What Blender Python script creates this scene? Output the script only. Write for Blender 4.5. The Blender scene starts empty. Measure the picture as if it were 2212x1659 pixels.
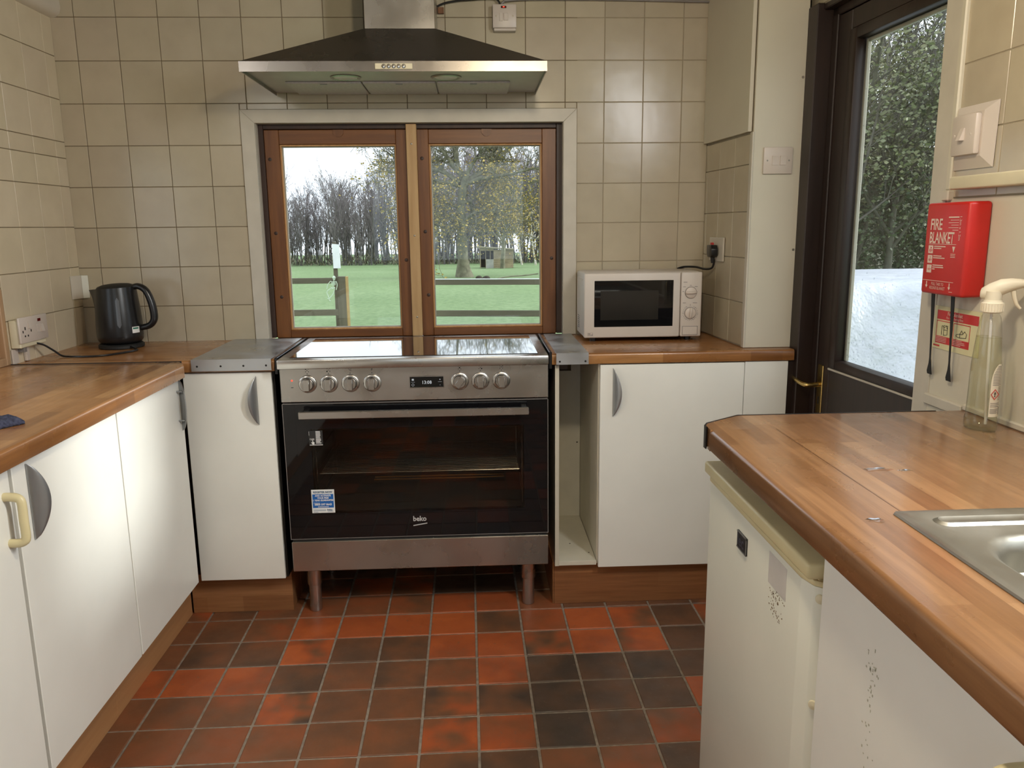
import bpy, bmesh, math, random
from mathutils import Vector, Matrix
R = math.radians
scene = bpy.context.scene
COL = scene.collection

# ------------------------------------------------------------------ camera, sky, sun, lamps, exposure
cam_data = bpy.data.cameras.new('camera')
cam = bpy.data.objects.new('camera', cam_data)
COL.objects.link(cam)
cam_data.sensor_fit = 'HORIZONTAL'
cam_data.sensor_width = 36.0
cam_data.lens = 36.0 * 1720.0 / 2212.0
cam_data.clip_start = 0.02
cam_data.clip_end = 400
_r = Vector((0.99874891, -0.04886639, -0.01061601))
_u = Vector((0.01990174, 0.19367046, 0.98086476))
_f = Vector((0.04587532, 0.97984888, -0.19440068))
_m = Matrix(((_r.x, _u.x, -_f.x), (_r.y, _u.y, -_f.y), (_r.z, _u.z, -_f.z))).to_4x4()
_m.translation = Vector((0.03562763, -3.18330542, 1.37754961))
cam.matrix_world = _m
scene.camera = cam

world = bpy.data.worlds.new('overcast_sky')
scene.world = world
world.use_nodes = True
wn = world.node_tree.nodes
wl = world.node_tree.links
wn.clear()
wo = wn.new('ShaderNodeOutputWorld')
wb = wn.new('ShaderNodeBackground')
wt = wn.new('ShaderNodeTexCoord')
wnz = wn.new('ShaderNodeTexNoise')
wnz.inputs['Scale'].default_value = 2.2
wnz.inputs['Detail'].default_value = 4
wr = wn.new('ShaderNodeValToRGB')
wr.color_ramp.elements[0].position = 0.3
wr.color_ramp.elements[0].color = (0.80, 0.87, 0.97, 1)
wr.color_ramp.elements[1].position = 0.75
wr.color_ramp.elements[1].color = (0.95, 0.98, 1.0, 1)
wl.new(wt.outputs['Generated'], wnz.inputs['Vector'])
wl.new(wnz.outputs['Fac'], wr.inputs['Fac'])
wl.new(wr.outputs['Color'], wb.inputs['Color'])
wl.new(wb.outputs['Background'], wo.inputs['Surface'])
wb.inputs['Strength'].default_value = 2.2

sun_d = bpy.data.lights.new('weak_winter_sun', 'SUN')
sun_d.energy = 3.8
sun_d.angle = R(9)
sun_d.color = (1.0, 0.97, 0.92)
sun = bpy.data.objects.new('weak_winter_sun', sun_d)
COL.objects.link(sun)
sun.rotation_euler = Vector((-1.0, -0.07, -0.20)).to_track_quat('-Z', 'Y').to_euler()

def lamp(name, kind, loc, energy, color, size, direction=None, size_y=None):
    d = bpy.data.lights.new(name, kind)
    d.energy = energy
    d.color = color
    if kind == 'AREA':
        d.shape = 'RECTANGLE'
        d.size = size
        d.size_y = size_y or size
    else:
        d.shadow_soft_size = size
    o = bpy.data.objects.new(name, d)
    COL.objects.link(o)
    o.location = loc
    if direction:
        o.rotation_euler = Vector(direction).to_track_quat('-Z', 'Y').to_euler()
    return o
LAMP_AT = (0.26, -2.15, 2.06)
FILL_AT = (1.10, -2.30, 2.17)
FILL2_AT = (-1.42, -2.75, 2.10)
lamp('ceiling_bulb_light', 'POINT', LAMP_AT, 29, (1.0, 0.84, 0.60), 0.06)
lamp('added_strip_fill', 'AREA', FILL_AT, 48, (0.97, 0.98, 1.0), 0.10, (-1, 0.10, -0.45), 1.2)  # added fill standing in for daylight from the door side
lamp('second_added_fill', 'AREA', FILL2_AT, 20, (1.0, 0.97, 0.92), 0.10, (1, 0.05, -0.6), 1.0)  # added fill for the fridge and sink cupboard fronts

scene.view_settings.view_transform = 'Standard'
scene.view_settings.look = 'None'
scene.view_settings.gamma = 1.0
scene.view_settings.use_curve_mapping = False
scene.view_settings.exposure = 0.12
scene.cycles.max_bounces = 10
scene.cycles.diffuse_bounces = 5
scene.cycles.glossy_bounces = 5
scene.cycles.transmission_bounces = 10
scene.cycles.transparent_max_bounces = 16
scene.cycles.caustics_reflective = False
scene.cycles.caustics_refractive = False
scene.cycles.sample_clamp_indirect = 4.0
scene.cycles.use_denoising = True

# ------------------------------------------------------------------ materials
def new_mat(name):
    m = bpy.data.materials.new(name)
    m.use_nodes = True
    nt = m.node_tree
    b = nt.nodes['Principled BSDF']
    return m, nt, b

def coords(nt, scale=(1, 1, 1), rot=(0, 0, 0), rnd=False):
    tc = nt.nodes.new('ShaderNodeTexCoord')
    mp = nt.nodes.new('ShaderNodeMapping')
    mp.inputs['Scale'].default_value = scale
    mp.inputs['Rotation'].default_value = rot
    if rnd:
        oi = nt.nodes.new('ShaderNodeObjectInfo')
        va = nt.nodes.new('ShaderNodeVectorMath')
        va.operation = 'SCALE'
        va.inputs[0].default_value = (17.0, 31.0, 23.0)
        nt.links.new(oi.outputs['Random'], va.inputs['Scale'])
        vb = nt.nodes.new('ShaderNodeVectorMath')
        vb.operation = 'ADD'
        nt.links.new(tc.outputs['Object'], vb.inputs[0])
        nt.links.new(va.outputs['Vector'], vb.inputs[1])
        nt.links.new(vb.outputs['Vector'], mp.inputs['Vector'])
    else:
        nt.links.new(tc.outputs['Object'], mp.inputs['Vector'])
    return mp.outputs['Vector']

def noise(nt, vec, scale, detail=3, rough=0.5):
    n = nt.nodes.new('ShaderNodeTexNoise')
    n.inputs['Scale'].default_value = scale
    n.inputs['Detail'].default_value = detail
    n.inputs['Roughness'].default_value = rough
    nt.links.new(vec, n.inputs['Vector'])
    return n.outputs['Fac']

def ramp(nt, fac, stops):
    r = nt.nodes.new('ShaderNodeValToRGB')
    els = r.color_ramp.elements
    while len(els) < len(stops):
        els.new(0.5)
    for e, (p, c) in zip(els, stops):
        e.position = p
        e.color = (*c, 1) if len(c) == 3 else c
    nt.links.new(fac, r.inputs['Fac'])
    return r.outputs['Color']

def mixc(nt, fac, a, b, mode='MIX'):
    n = nt.nodes.new('ShaderNodeMix')
    n.data_type = 'RGBA'
    n.blend_type = mode
    for s, v in ((n.inputs[0], fac), (n.inputs[6], a), (n.inputs[7], b)):
        if isinstance(v, (int, float)):
            s.default_value = v
        elif isinstance(v, tuple):
            s.default_value = (*v, 1) if len(v) == 3 else v
        else:
            nt.links.new(v, s)
    return n.outputs[2]

def bump(nt, b, height, strength, dist=0.002):
    bp = nt.nodes.new('ShaderNodeBump')
    bp.inputs['Strength'].default_value = strength
    bp.inputs['Distance'].default_value = dist
    nt.links.new(height, bp.inputs['Height'])
    nt.links.new(bp.outputs['Normal'], b.inputs['Normal'])

def plain(name, col, rough=0.5, metal=0.0, var=0.06, scale=14, bmp=0.0, spec=0.5, coat=0.0):
    """Solid material with faint procedural mottling."""
    m, nt, b = new_mat(name)
    v = coords(nt)
    n = noise(nt, v, scale, 4)
    lo = tuple(max(0, c * (1 - var)) for c in col)
    hi = tuple(min(1, c * (1 + var)) for c in col)
    nt.links.new(ramp(nt, n, [(0.3, lo), (0.7, hi)]), b.inputs['Base Color'])
    b.inputs['Roughness'].default_value = rough
    b.inputs['Metallic'].default_value = metal
    b.inputs['Specular IOR Level'].default_value = spec
    b.inputs['Coat Weight'].default_value = coat
    if bmp:
        bump(nt, b, noise(nt, v, scale * 6, 3), bmp)
    return m

def tile_mat():
    m, nt, b = new_mat('glazed_wall_tile')
    v = coords(nt, rnd=True)
    oi = nt.nodes.new('ShaderNodeObjectInfo')
    n = noise(nt, v, 9, 3)
    c = ramp(nt, n, [(0.3, (0.44, 0.382, 0.280)), (0.7, (0.485, 0.425, 0.315))])
    nt.links.new(mixc(nt, 1.0, c, oi.outputs['Color'], 'MULTIPLY'), b.inputs['Base Color'])
    b.inputs['Roughness'].default_value = 0.22
    bump(nt, b, noise(nt, v, 18, 1), 0.12, 0.004)
    return m

def quarry_mat():
    m, nt, b = new_mat('quarry_tile')
    v = coords(nt, rnd=True)
    oi = nt.nodes.new('ShaderNodeObjectInfo')
    sep = nt.nodes.new('ShaderNodeSeparateColor')
    nt.links.new(oi.outputs['Color'], sep.inputs['Color'])
    # R = redness of the firing, G = how patchy
    n = noise(nt, v, 7, 2)
    n2 = noise(nt, v, 70, 4, 0.65)
    ma = nt.nodes.new('ShaderNodeMath'); ma.operation = 'SUBTRACT'
    nt.links.new(n, ma.inputs[0]); ma.inputs[1].default_value = 0.5
    mb = nt.nodes.new('ShaderNodeMath'); mb.operation = 'MULTIPLY'
    m2 = nt.nodes.new('ShaderNodeMath'); m2.operation = 'MULTIPLY'; m2.inputs[1].default_value = 2.0
    nt.links.new(sep.outputs['Green'], m2.inputs[0])
    nt.links.new(ma.outputs[0], mb.inputs[0]); nt.links.new(m2.outputs[0], mb.inputs[1])
    mc = nt.nodes.new('ShaderNodeMath'); mc.operation = 'ADD'
    nt.links.new(mb.outputs[0], mc.inputs[0]); nt.links.new(sep.outputs['Red'], mc.inputs[1])
    c = ramp(nt, mc.outputs[0], [(0.0, (0.060, 0.042, 0.032)), (0.22, (0.125, 0.064, 0.036)),
                                 (0.42, (0.205, 0.082, 0.037)), (0.7, (0.37, 0.090, 0.030)), (1.0, (0.50, 0.120, 0.034))])
    dirt = ramp(nt, n2, [(0.62, (0, 0, 0)), (0.78, (1, 1, 1))])
    c = mixc(nt, dirt, c, (0.16, 0.105, 0.072))
    nt.links.new(c, b.inputs['Base Color'])
    nt.links.new(ramp(nt, noise(nt, v, 22, 4), [(0.3, (0.34,) * 3), (0.7, (0.55,) * 3)]), b.inputs['Roughness'])
    bump(nt, b, noise(nt, v, 60, 4), 0.25, 0.002)
    return m

def wood_block(name, along='x', tones=None, row=0.040, length=0.42, rough=0.30, offset=0.0, coat=0.0):
    """Butcher-block pattern printed on the laminate: staves along one axis."""
    m, nt, b = new_mat(name)
    v0 = coords(nt, rot=(0, 0, 0 if along == 'x' else R(90)))
    # on upright faces the staves run along the edge, one row high
    ge = nt.nodes.new('ShaderNodeNewGeometry')
    sn = nt.nodes.new('ShaderNodeSeparateXYZ'); nt.links.new(ge.outputs['Normal'], sn.inputs[0])
    ab = nt.nodes.new('ShaderNodeMath'); ab.operation = 'ABSOLUTE'; nt.links.new(sn.outputs['Z'], ab.inputs[0])
    gt = nt.nodes.new('ShaderNodeMath'); gt.operation = 'GREATER_THAN'; gt.inputs[1].default_value = 0.6; nt.links.new(ab.outputs[0], gt.inputs[0])
    sv = nt.nodes.new('ShaderNodeSeparateXYZ'); nt.links.new(v0, sv.inputs[0])
    zo = nt.nodes.new('ShaderNodeMath'); zo.operation = 'ADD'; zo.inputs[1].default_value = offset; nt.links.new(sv.outputs['Z'], zo.inputs[0])
    cv = nt.nodes.new('ShaderNodeCombineXYZ'); nt.links.new(sv.outputs['X'], cv.inputs['X']); nt.links.new(zo.outputs[0], cv.inputs['Y'])
    mv = nt.nodes.new('ShaderNodeMix'); mv.data_type = 'VECTOR'
    nt.links.new(gt.outputs[0], mv.inputs['Factor']); nt.links.new(cv.outputs[0], mv.inputs[4]); nt.links.new(v0, mv.inputs[5])
    v = mv.outputs[1]
    b.inputs['Coat Weight'].default_value = coat
    b.inputs['Coat Roughness'].default_value = 0.16
    br = nt.nodes.new('ShaderNodeTexBrick')
    br.offset = 0.37
    br.offset_frequency = 2
    br.squash = 1.0
    for k, val in (('Scale', 1.0), ('Mortar Size', 0.0), ('Brick Width', length), ('Row Height', row), ('Bias', 0.0)):
        br.inputs[k].default_value = val
    br.inputs['Color1'].default_value = (0, 0, 0, 1)
    br.inputs['Color2'].default_value = (1, 1, 1, 1)
    nt.links.new(v, br.inputs['Vector'])
    br2 = nt.nodes.new('ShaderNodeTexBrick')
    br2.offset = 0.61
    for k, val in (('Scale', 1.0), ('Mortar Size', 0.0), ('Brick Width', length * 1.7), ('Row Height', row), ('Bias', 0.0)):
        br2.inputs[k].default_value = val
    br2.inputs['Color1'].default_value = (0, 0, 0, 1)
    br2.inputs['Color2'].default_value = (1, 1, 1, 1)
    nt.links.new(v, br2.inputs['Vector'])
    f = mixc(nt, 0.45, br.outputs['Color'], br2.outputs['Color'])
    tones = tones or [(0.0, (0.215, 0.088, 0.026)), (0.35, (0.295, 0.130, 0.042)), (0.65, (0.365, 0.172, 0.060)), (1.0, (0.45, 0.235, 0.090))]
    c = ramp(nt, f, tones)
    mp = nt.nodes.new('ShaderNodeMapping')
    mp.inputs['Scale'].default_value = (5, 90, 60)
    nt.links.new(v, mp.inputs['Vector'])
    g = noise(nt, mp.outputs['Vector'], 1.0, 4, 0.6)
    c = mixc(nt, 1.0, c, ramp(nt, g, [(0.25, (0.74, 0.70, 0.66)), (0.65, (1.06, 1.06, 1.06))]), 'MULTIPLY')
    nt.links.new(c, b.inputs['Base Color'])
    st = noise(nt, v, 9, 4)
    nt.links.new(ramp(nt, st, [(0.35, (rough - 0.05,) * 3), (0.7, (rough + 0.10,) * 3)]), b.inputs['Roughness'])
    bump(nt, b, noise(nt, v, 220, 3), 0.05, 0.001)
    return m

def grain_wood(name, lo, hi, along='z', rough=0.5, stretch=50, scale=1.0, bmp=0.15):
    m, nt, b = new_mat(name)
    s = {'x': (3, stretch, stretch), 'y': (stretch, 3, stretch), 'z': (stretch, stretch, 3)}[along]
    v = coords(nt, scale=tuple(q * scale for q in s))
    g = noise(nt, v, 1.0, 5, 0.6)
    nt.links.new(ramp(nt, g, [(0.3, lo), (0.7, hi)]), b.inputs['Base Color'])
    b.inputs['Roughness'].default_value = rough
    bump(nt, b, g, bmp, 0.002)
    return m

def steel(name, col=(0.52, 0.50, 0.47), rough=0.3, brush='x', strength=0.06, blotch=0.08):
    m, nt, b = new_mat(name)
    s = {'x': (4, 500, 500), 'y': (500, 4, 500), 'z': (500, 500, 4)}[brush]
    v = coords(nt, scale=s)
    v0 = coords(nt)
    g = noise(nt, v, 1.0, 2)
    bl = noise(nt, v0, 7, 4)
    nt.links.new(ramp(nt, bl, [(0.3, tuple(c * 0.93 for c in col)), (0.7, tuple(min(1, c * 1.05) for c in col))]), b.inputs['Base Color'])
    b.inputs['Metallic'].default_value = 0.95
    nt.links.new(ramp(nt, bl, [(0.3, (rough - blotch / 2,) * 3), (0.7, (rough + blotch,) * 3)]), b.inputs['Roughness'])
    bump(nt, b, g, strength, 0.001)
    return m

def glass_sheet(name, tint=(0.9, 0.93, 0.94), rough=0.02, reflect=1.0, ior=1.45):
    m, nt, b = new_mat(name)
    nt.nodes.remove(b)
    out = nt.nodes['Material Output']
    tr = nt.nodes.new('ShaderNodeBsdfTransparent')
    gl = nt.nodes.new('ShaderNodeBsdfGlossy')
    gl.inputs['Roughness'].default_value = rough
    lw = nt.nodes.new('ShaderNodeLayerWeight')      # Schlick's curve from the facing angle, the same from both sides
    lw.inputs['Blend'].default_value = 0.5
    pw = nt.nodes.new('ShaderNodeMath'); pw.operation = 'POWER'
    nt.links.new(lw.outputs['Facing'], pw.inputs[0]); pw.inputs[1].default_value = 5.0
    fr = nt.nodes.new('ShaderNodeMapRange')
    r0 = ((ior - 1) / (ior + 1)) ** 2
    fr.inputs['To Min'].default_value = r0
    fr.inputs['To Max'].default_value = 1.0
    nt.links.new(pw.outputs[0], fr.inputs['Value'])
    mx = nt.nodes.new('ShaderNodeMixShader')
    v = coords(nt)
    n = noise(nt, v, 5, 4)
    nt.links.new(ramp(nt, n, [(0.35, tuple(c * 0.96 for c in tint)), (0.7, tint)]), tr.inputs['Color'])
    mm = nt.nodes.new('ShaderNodeMath'); mm.operation = 'MULTIPLY'
    nt.links.new(fr.outputs['Result'], mm.inputs[0]); mm.inputs[1].default_value = reflect
    nt.links.new(mm.outputs[0], mx.inputs['Fac'])
    nt.links.new(tr.outputs['BSDF'], mx.inputs[1])
    nt.links.new(gl.outputs['BSDF'], mx.inputs[2])
    nt.links.new(mx.outputs['Shader'], out.inputs['Surface'])
    return m

def glow(name, col, strength):
    m, nt, b = new_mat(name)
    v = coords(nt)
    n = noise(nt, v, 30, 2)
    c = ramp(nt, n, [(0.2, tuple(q * 0.95 for q in col)), (0.8, col)])
    nt.links.new(c, b.inputs['Base Color'])
    nt.links.new(c, b.inputs['Emission Color'])
    b.inputs['Emission Strength'].default_value = strength
    return m

M = {}
M['tile'] = tile_mat()
M['grout'] = plain('wall_grout', (0.225, 0.175, 0.11), 0.85, bmp=0.3, scale=40)
M['grout_pale'] = plain('pale_wall_grout', (0.36, 0.31, 0.225), 0.85, bmp=0.3, scale=40)
M['floor_grout'] = plain('floor_grout', (0.27, 0.225, 0.18), 0.9, bmp=0.4, scale=50, var=0.25)
M['quarry'] = quarry_mat()
M['plaster'] = plain('painted_wall', (0.62, 0.57, 0.48), 0.6, scale=6, bmp=0.1)
M['ceiling'] = plain('painted_ceiling', (0.34, 0.31, 0.26), 0.7, scale=5)
M['white_trim'] = plain('white_trim_board', (0.55, 0.51, 0.43), 0.4)
M['white_panel'] = plain('white_panel', (0.60, 0.56, 0.455), 0.42, var=0.03, scale=4)
M['white_gloss'] = plain('white_door_laminate', (0.83, 0.83, 0.775), 0.33, var=0.03, scale=5)
M['white_inner'] = plain('white_carcass', (0.66, 0.63, 0.53), 0.5, var=0.04)
M['chipboard'] = plain('raw_board_edge', (0.17, 0.12, 0.075), 0.8, var=0.15, scale=60)
M['cream'] = plain('aged_cream_plastic', (0.66, 0.58, 0.34), 0.35, var=0.05)
M['cream_pale'] = plain('pale_cream_plastic', (0.70, 0.64, 0.46), 0.4, var=0.04)
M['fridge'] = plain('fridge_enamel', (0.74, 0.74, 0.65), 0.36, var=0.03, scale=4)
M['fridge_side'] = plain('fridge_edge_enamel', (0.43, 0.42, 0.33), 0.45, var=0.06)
M['plastic'] = plain('white_moulded_plastic', (0.60, 0.53, 0.47), 0.35, var=0.02)
M['plastic_cool'] = plain('white_appliance_casing', (0.60, 0.545, 0.49), 0.32, var=0.02)
M['black'] = plain('black_plastic', (0.010, 0.010, 0.011), 0.28, var=0.1)
M['black_matt'] = plain('black_matt', (0.008, 0.008, 0.008), 0.6, var=0.1)
M['black_glass'] = plain('black_ceramic_glass', (0.006, 0.006, 0.007), 0.03, var=0.05, spec=0.5)
M['hob_glass'] = plain('hob_ceramic_glass', (0.008, 0.008, 0.009), 0.03, var=0.05, spec=1.0, coat=1.0)
M['dark_gap'] = plain('dark_void', (0.012, 0.011, 0.009), 0.8)
M['steel'] = steel('brushed_steel', (0.50, 0.48, 0.45), 0.25, 'x', 0.02)
M['hood_steel'] = steel('hood_steel', (0.31, 0.285, 0.26), 0.27, 'x', 0.02)
M['steel_dull'] = steel('dull_steel_plate', (0.50, 0.51, 0.52), 0.33, 'y', 0.05, 0.25)
M['sink_steel'] = steel('sink_steel', (0.33, 0.315, 0.27), 0.34, 'y', 0.04, 0.15)
M['silver'] = plain('satin_silver', (0.36, 0.37, 0.38), 0.36, 0.85, 0.04)
M['chrome'] = plain('polished_metal', (0.70, 0.70, 0.70), 0.12, 1.0, 0.03)
M['brass'] = plain('worn_brass', (0.60, 0.43, 0.16), 0.25, 1.0, 0.1)
M['screw'] = plain('screw_metal', (0.30, 0.27, 0.22), 0.4, 0.9)
M['hole'] = plain('dark_hole', (0.01, 0.008, 0.006), 0.9)
M['top_x'] = wood_block('butcher_block_laminate_across', 'x', offset=0.055, coat=0.35)
M['top_y'] = wood_block('butcher_block_laminate_along', 'y', offset=0.055, coat=0.6)
M['top_y_dark'] = wood_block('darkened_butcher_block_laminate', 'y', [(0.0, (0.145, 0.062, 0.022)), (0.35, (0.195, 0.092, 0.036)), (0.65, (0.24, 0.120, 0.050)), (1.0, (0.30, 0.160, 0.070))], offset=0.055, coat=0.7)  # darker copy of the laminate, offsets the strong lamp light on it
M['oak_plinth'] = wood_block('oak_plinth_blocks', 'x', [(0.0, (0.23, 0.095, 0.036)), (0.5, (0.30, 0.135, 0.052)), (1.0, (0.36, 0.17, 0.07))], 0.06, 0.35, 0.5)
M['pine_plinth'] = grain_wood('pale_wood_plinth', (0.40, 0.20, 0.085), (0.47, 0.25, 0.11), 'y', 0.45)
M['sash'] = grain_wood('varnished_sash_wood', (0.120, 0.040, 0.009), (0.205, 0.076, 0.018), 'z', 0.4, 40)
M['sash_x'] = grain_wood('varnished_rail_wood', (0.120, 0.040, 0.009), (0.205, 0.076, 0.018), 'x', 0.4, 40)
M['sash_raw'] = grain_wood('worn_sash_edge', (0.42, 0.20, 0.07), (0.62, 0.36, 0.16), 'z', 0.6, 40)
M['dark_frame'] = grain_wood('dark_frame_wood', (0.022, 0.010, 0.007), (0.045, 0.020, 0.012), 'z', 0.5, 40)
M['batten'] = grain_wood('new_pine_batten', (0.40, 0.24, 0.10), (0.56, 0.37, 0.18), 'z', 0.55, 35)
M['door_brown'] = grain_wood('dark_brown_door_paint', (0.016, 0.009, 0.007), (0.028, 0.015, 0.011), 'z', 0.42, 30)
M['tan_frame'] = grain_wood('tan_window_wood', (0.36, 0.22, 0.12), (0.46, 0.30, 0.17), 'z', 0.5, 30)
M['window_glass'] = glass_sheet('window_glass', (0.88, 0.90, 0.90))
M['oven_glass'] = glass_sheet('smoked_oven_glass', (0.66, 0.65, 0.62), 0.02, 1.0, 1.5)
M['red'] = plain('red_plastic', (0.50, 0.018, 0.014), 0.38, var=0.05)
M['print_white'] = plain('white_print', (0.74, 0.60, 0.52), 0.5)
M['print_pure'] = plain('white_ink', (0.80, 0.80, 0.78), 0.5)
M['print_black'] = plain('black_print', (0.02, 0.02, 0.02), 0.5)
M['print_grey'] = plain('grey_print', (0.22, 0.20, 0.19), 0.5)
M['print_blue'] = plain('blue_print', (0.012, 0.12, 0.42), 0.45)
M['print_darkblue'] = plain('dark_blue_print', (0.02, 0.10, 0.22), 0.45)
M['print_red'] = plain('red_print', (0.52, 0.03, 0.03), 0.45)
M['sign_cream'] = plain('photoluminescent_card', (0.70, 0.66, 0.40), 0.4)
M['paper'] = plain('white_sticker', (0.80, 0.81, 0.80), 0.4)
M['logo_grey'] = plain('pale_grey_logo', (0.50, 0.50, 0.50), 0.4)
M['red_dark'] = plain('dark_red_lens', (0.10, 0.006, 0.004), 0.2)
M['red_lit'] = glow('lit_red_neon', (1.0, 0.06, 0.03), 1.6)
M['display'] = glow('clock_digits', (0.55, 0.60, 0.66), 0.25)
M['bulb'] = glow('warm_bulb', (1.0, 0.80, 0.50), 9.0)
M['tube'] = glow('added_strip_diffuser', (1.0, 0.95, 0.88), 3.0)  # glow of the added wall strips
M['lens'] = plain('frosted_lamp_lens', (0.75, 0.74, 0.74), 0.3)
M['filter'] = plain('grease_filter_mesh', (0.60, 0.56, 0.565), 0.5, 0.25, 0.08, 90)
M['under_steel'] = plain('hood_underside_steel', (0.56, 0.53, 0.53), 0.45, 0.4, 0.05)
M['copper'] = plain('oven_element', (0.42, 0.20, 0.07), 0.3, 0.9)
M['oven_inside'] = plain('oven_enamel', (0.10, 0.09, 0.08), 0.3)
M['rack'] = plain('rack_wire', (0.75, 0.74, 0.72), 0.25, 1.0)
M['trigger'] = plain('spray_head_plastic', (0.72, 0.66, 0.52), 0.4)

def liquid_mat(name, col, ior):
    m, nt, b = new_mat(name)
    v = coords(nt)
    nt.links.new(ramp(nt, noise(nt, v, 8, 2), [(0.3, tuple(c * 0.98 for c in col)), (0.7, col)]), b.inputs['Base Color'])
    b.inputs['Transmission Weight'].default_value = 1.0
    b.inputs['Roughness'].default_value = 0.03
    b.inputs['IOR'].default_value = ior
    return m
M['bottle'] = glass_sheet('clear_bottle_plastic', (0.97, 0.975, 0.95), 0.04, 0.9, 1.5)
M['liquid'] = glass_sheet('pale_cleaning_liquid', (0.955, 0.955, 0.88), 0.04, 0.5, 1.33)
M['gauge'] = plain('grey_water_gauge', (0.10, 0.11, 0.125), 0.25)

def towel_mat():
    m, nt, b = new_mat('blue_terry_cloth')
    v = coords(nt)
    n = noise(nt, v, 130, 3)
    nt.links.new(ramp(nt, n, [(0.3, (0.012, 0.014, 0.032)), (0.7, (0.055, 0.062, 0.11))]), b.inputs['Base Color'])
    b.inputs['Roughness'].default_value = 0.95
    bump(nt, b, n, 0.9, 0.006)
    return m
M['towel'] = towel_mat()

def lawn_mat():
    m, nt, b = new_mat('wet_lawn')
    v = coords(nt)
    v2 = coords(nt, scale=(1, 0.45, 1))
    n1 = noise(nt, v2, 0.35, 3)
    n2 = noise(nt, v2, 7, 5, 0.7)
    c = ramp(nt, n1, [(0.3, (0.205, 0.315, 0.130)), (0.7, (0.255, 0.365, 0.175))])
    c = mixc(nt, 0.8, c, ramp(nt, n2, [(0.3, (0.55, 0.62, 0.5)), (0.7, (1.15, 1.1, 1.1))]), 'MULTIPLY')
    n3 = noise(nt, v2, 1.6, 5, 0.8)
    litter = ramp(nt, n3, [(0.66, (0, 0, 0)), (0.76, (0.8, 0.8, 0.8))])
    c = mixc(nt, litter, c, (0.21, 0.19, 0.09))
    nt.links.new(c, b.inputs['Base Color'])
    b.inputs['Roughness'].default_value = 0.9
    bump(nt, b, n2, 0.6, 0.05)
    return m
M['lawn'] = lawn_mat()
M['bark_oak'] = plain('mossy_oak_bark', (0.17, 0.165, 0.11), 0.9, var=0.4, scale=5, bmp=0.5)
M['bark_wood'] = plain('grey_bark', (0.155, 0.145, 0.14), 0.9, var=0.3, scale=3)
M['twig_mauve'] = plain('mauve_twigs', (0.30, 0.262, 0.265), 0.9, var=0.2, scale=2)  # paled: distance haze is put into the twig colour
M['bark_dark'] = plain('wet_dark_bark', (0.11, 0.105, 0.09), 0.9, var=0.3, scale=4)
M['birch'] = plain('pale_birch_bark', (0.55, 0.52, 0.44), 0.8, var=0.3, scale=6)

def leaf_mat(name, a, b_, c):
    m, nt, b = new_mat(name)
    v = coords(nt)
    n = noise(nt, v, 1.3, 4, 0.8)
    nt.links.new(ramp(nt, n, [(0.3, a), (0.5, b_), (0.7, c)]), b.inputs['Base Color'])
    b.inputs['Roughness'].default_value = 0.6
    return m
M['leaf_oak'] = leaf_mat('ochre_oak_leaves', (0.33, 0.23, 0.05), (0.42, 0.31, 0.07), (0.40, 0.34, 0.10))
M['leaf_ivy'] = leaf_mat('ivy_leaves', (0.10, 0.12, 0.07), (0.20, 0.22, 0.12), (0.30, 0.28, 0.15))
M['leaf_dark'] = leaf_mat('dark_hedge_leaves', (0.05, 0.075, 0.045), (0.09, 0.12, 0.07), (0.16, 0.19, 0.12))
M['undergrowth'] = leaf_mat('dead_bracken', (0.12, 0.12, 0.08), (0.20, 0.19, 0.12), (0.28, 0.23, 0.14))
M['fence_wood'] = grain_wood('weathered_fence', (0.085, 0.075, 0.050), (0.17, 0.145, 0.10), 'x', 0.85, 30, 0.3)
M['fence_post'] = grain_wood('weathered_post', (0.085, 0.075, 0.050), (0.19, 0.16, 0.11), 'z', 0.85, 30, 0.3)
M['fence_lit'] = plain('lit_post_timber', (0.50, 0.33, 0.14), 0.8)  # light on the post's side put into the colour
M['shed_board'] = plain('shed_cladding', (0.37, 0.30, 0.19), 0.8, var=0.3, scale=2)
M['shed_white'] = plain('shed_grey_door', (0.46, 0.45, 0.42), 0.8, var=0.2, scale=4)
M['shed_felt'] = plain('mossy_roof_felt', (0.25, 0.23, 0.14), 0.9, var=0.2)
M['soil'] = plain('dark_soil', (0.05, 0.042, 0.03), 0.95, var=0.3, bmp=0.5)
M['bone'] = plain('pale_bone_plastic', (0.62, 0.72, 0.58), 0.5)
M['sign_white'] = plain('white_board', (0.92, 0.94, 0.97), 0.4)

def tarp_mat():
    m, nt, b = new_mat('white_tarpaulin')
    v = coords(nt)
    n = noise(nt, v, 2.2, 5, 0.6)
    nt.links.new(ramp(nt, n, [(0.3, (0.56, 0.59, 0.67)), (0.7, (0.70, 0.73, 0.79))]), b.inputs['Base Color'])
    b.inputs['Roughness'].default_value = 0.35
    bump(nt, b, n, 0.8, 0.12)
    return m
M['tarp'] = tarp_mat()

def brick_mat():
    m, nt, b = new_mat('pale_brickwork')
    v = coords(nt, rot=(R(90), 0, 0))
    br = nt.nodes.new('ShaderNodeTexBrick')
    br.inputs['Scale'].default_value = 1.0
    br.inputs['Brick Width'].default_value = 0.225
    br.inputs['Row Height'].default_value = 0.075
    br.inputs['Mortar Size'].default_value = 0.008
    br.inputs['Color1'].default_value = (0.40, 0.37, 0.32, 1)
    br.inputs['Color2'].default_value = (0.52, 0.48, 0.42, 1)
    br.inputs['Mortar'].default_value = (0.28, 0.26, 0.23, 1)
    nt.links.new(v, br.inputs['Vector'])
    nt.links.new(br.outputs['Color'], b.inputs['Base Color'])
    b.inputs['Roughness'].default_value = 0.9
    return m
M['brick'] = brick_mat()

# ------------------------------------------------------------------ mesh helpers
OFF = {}

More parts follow.
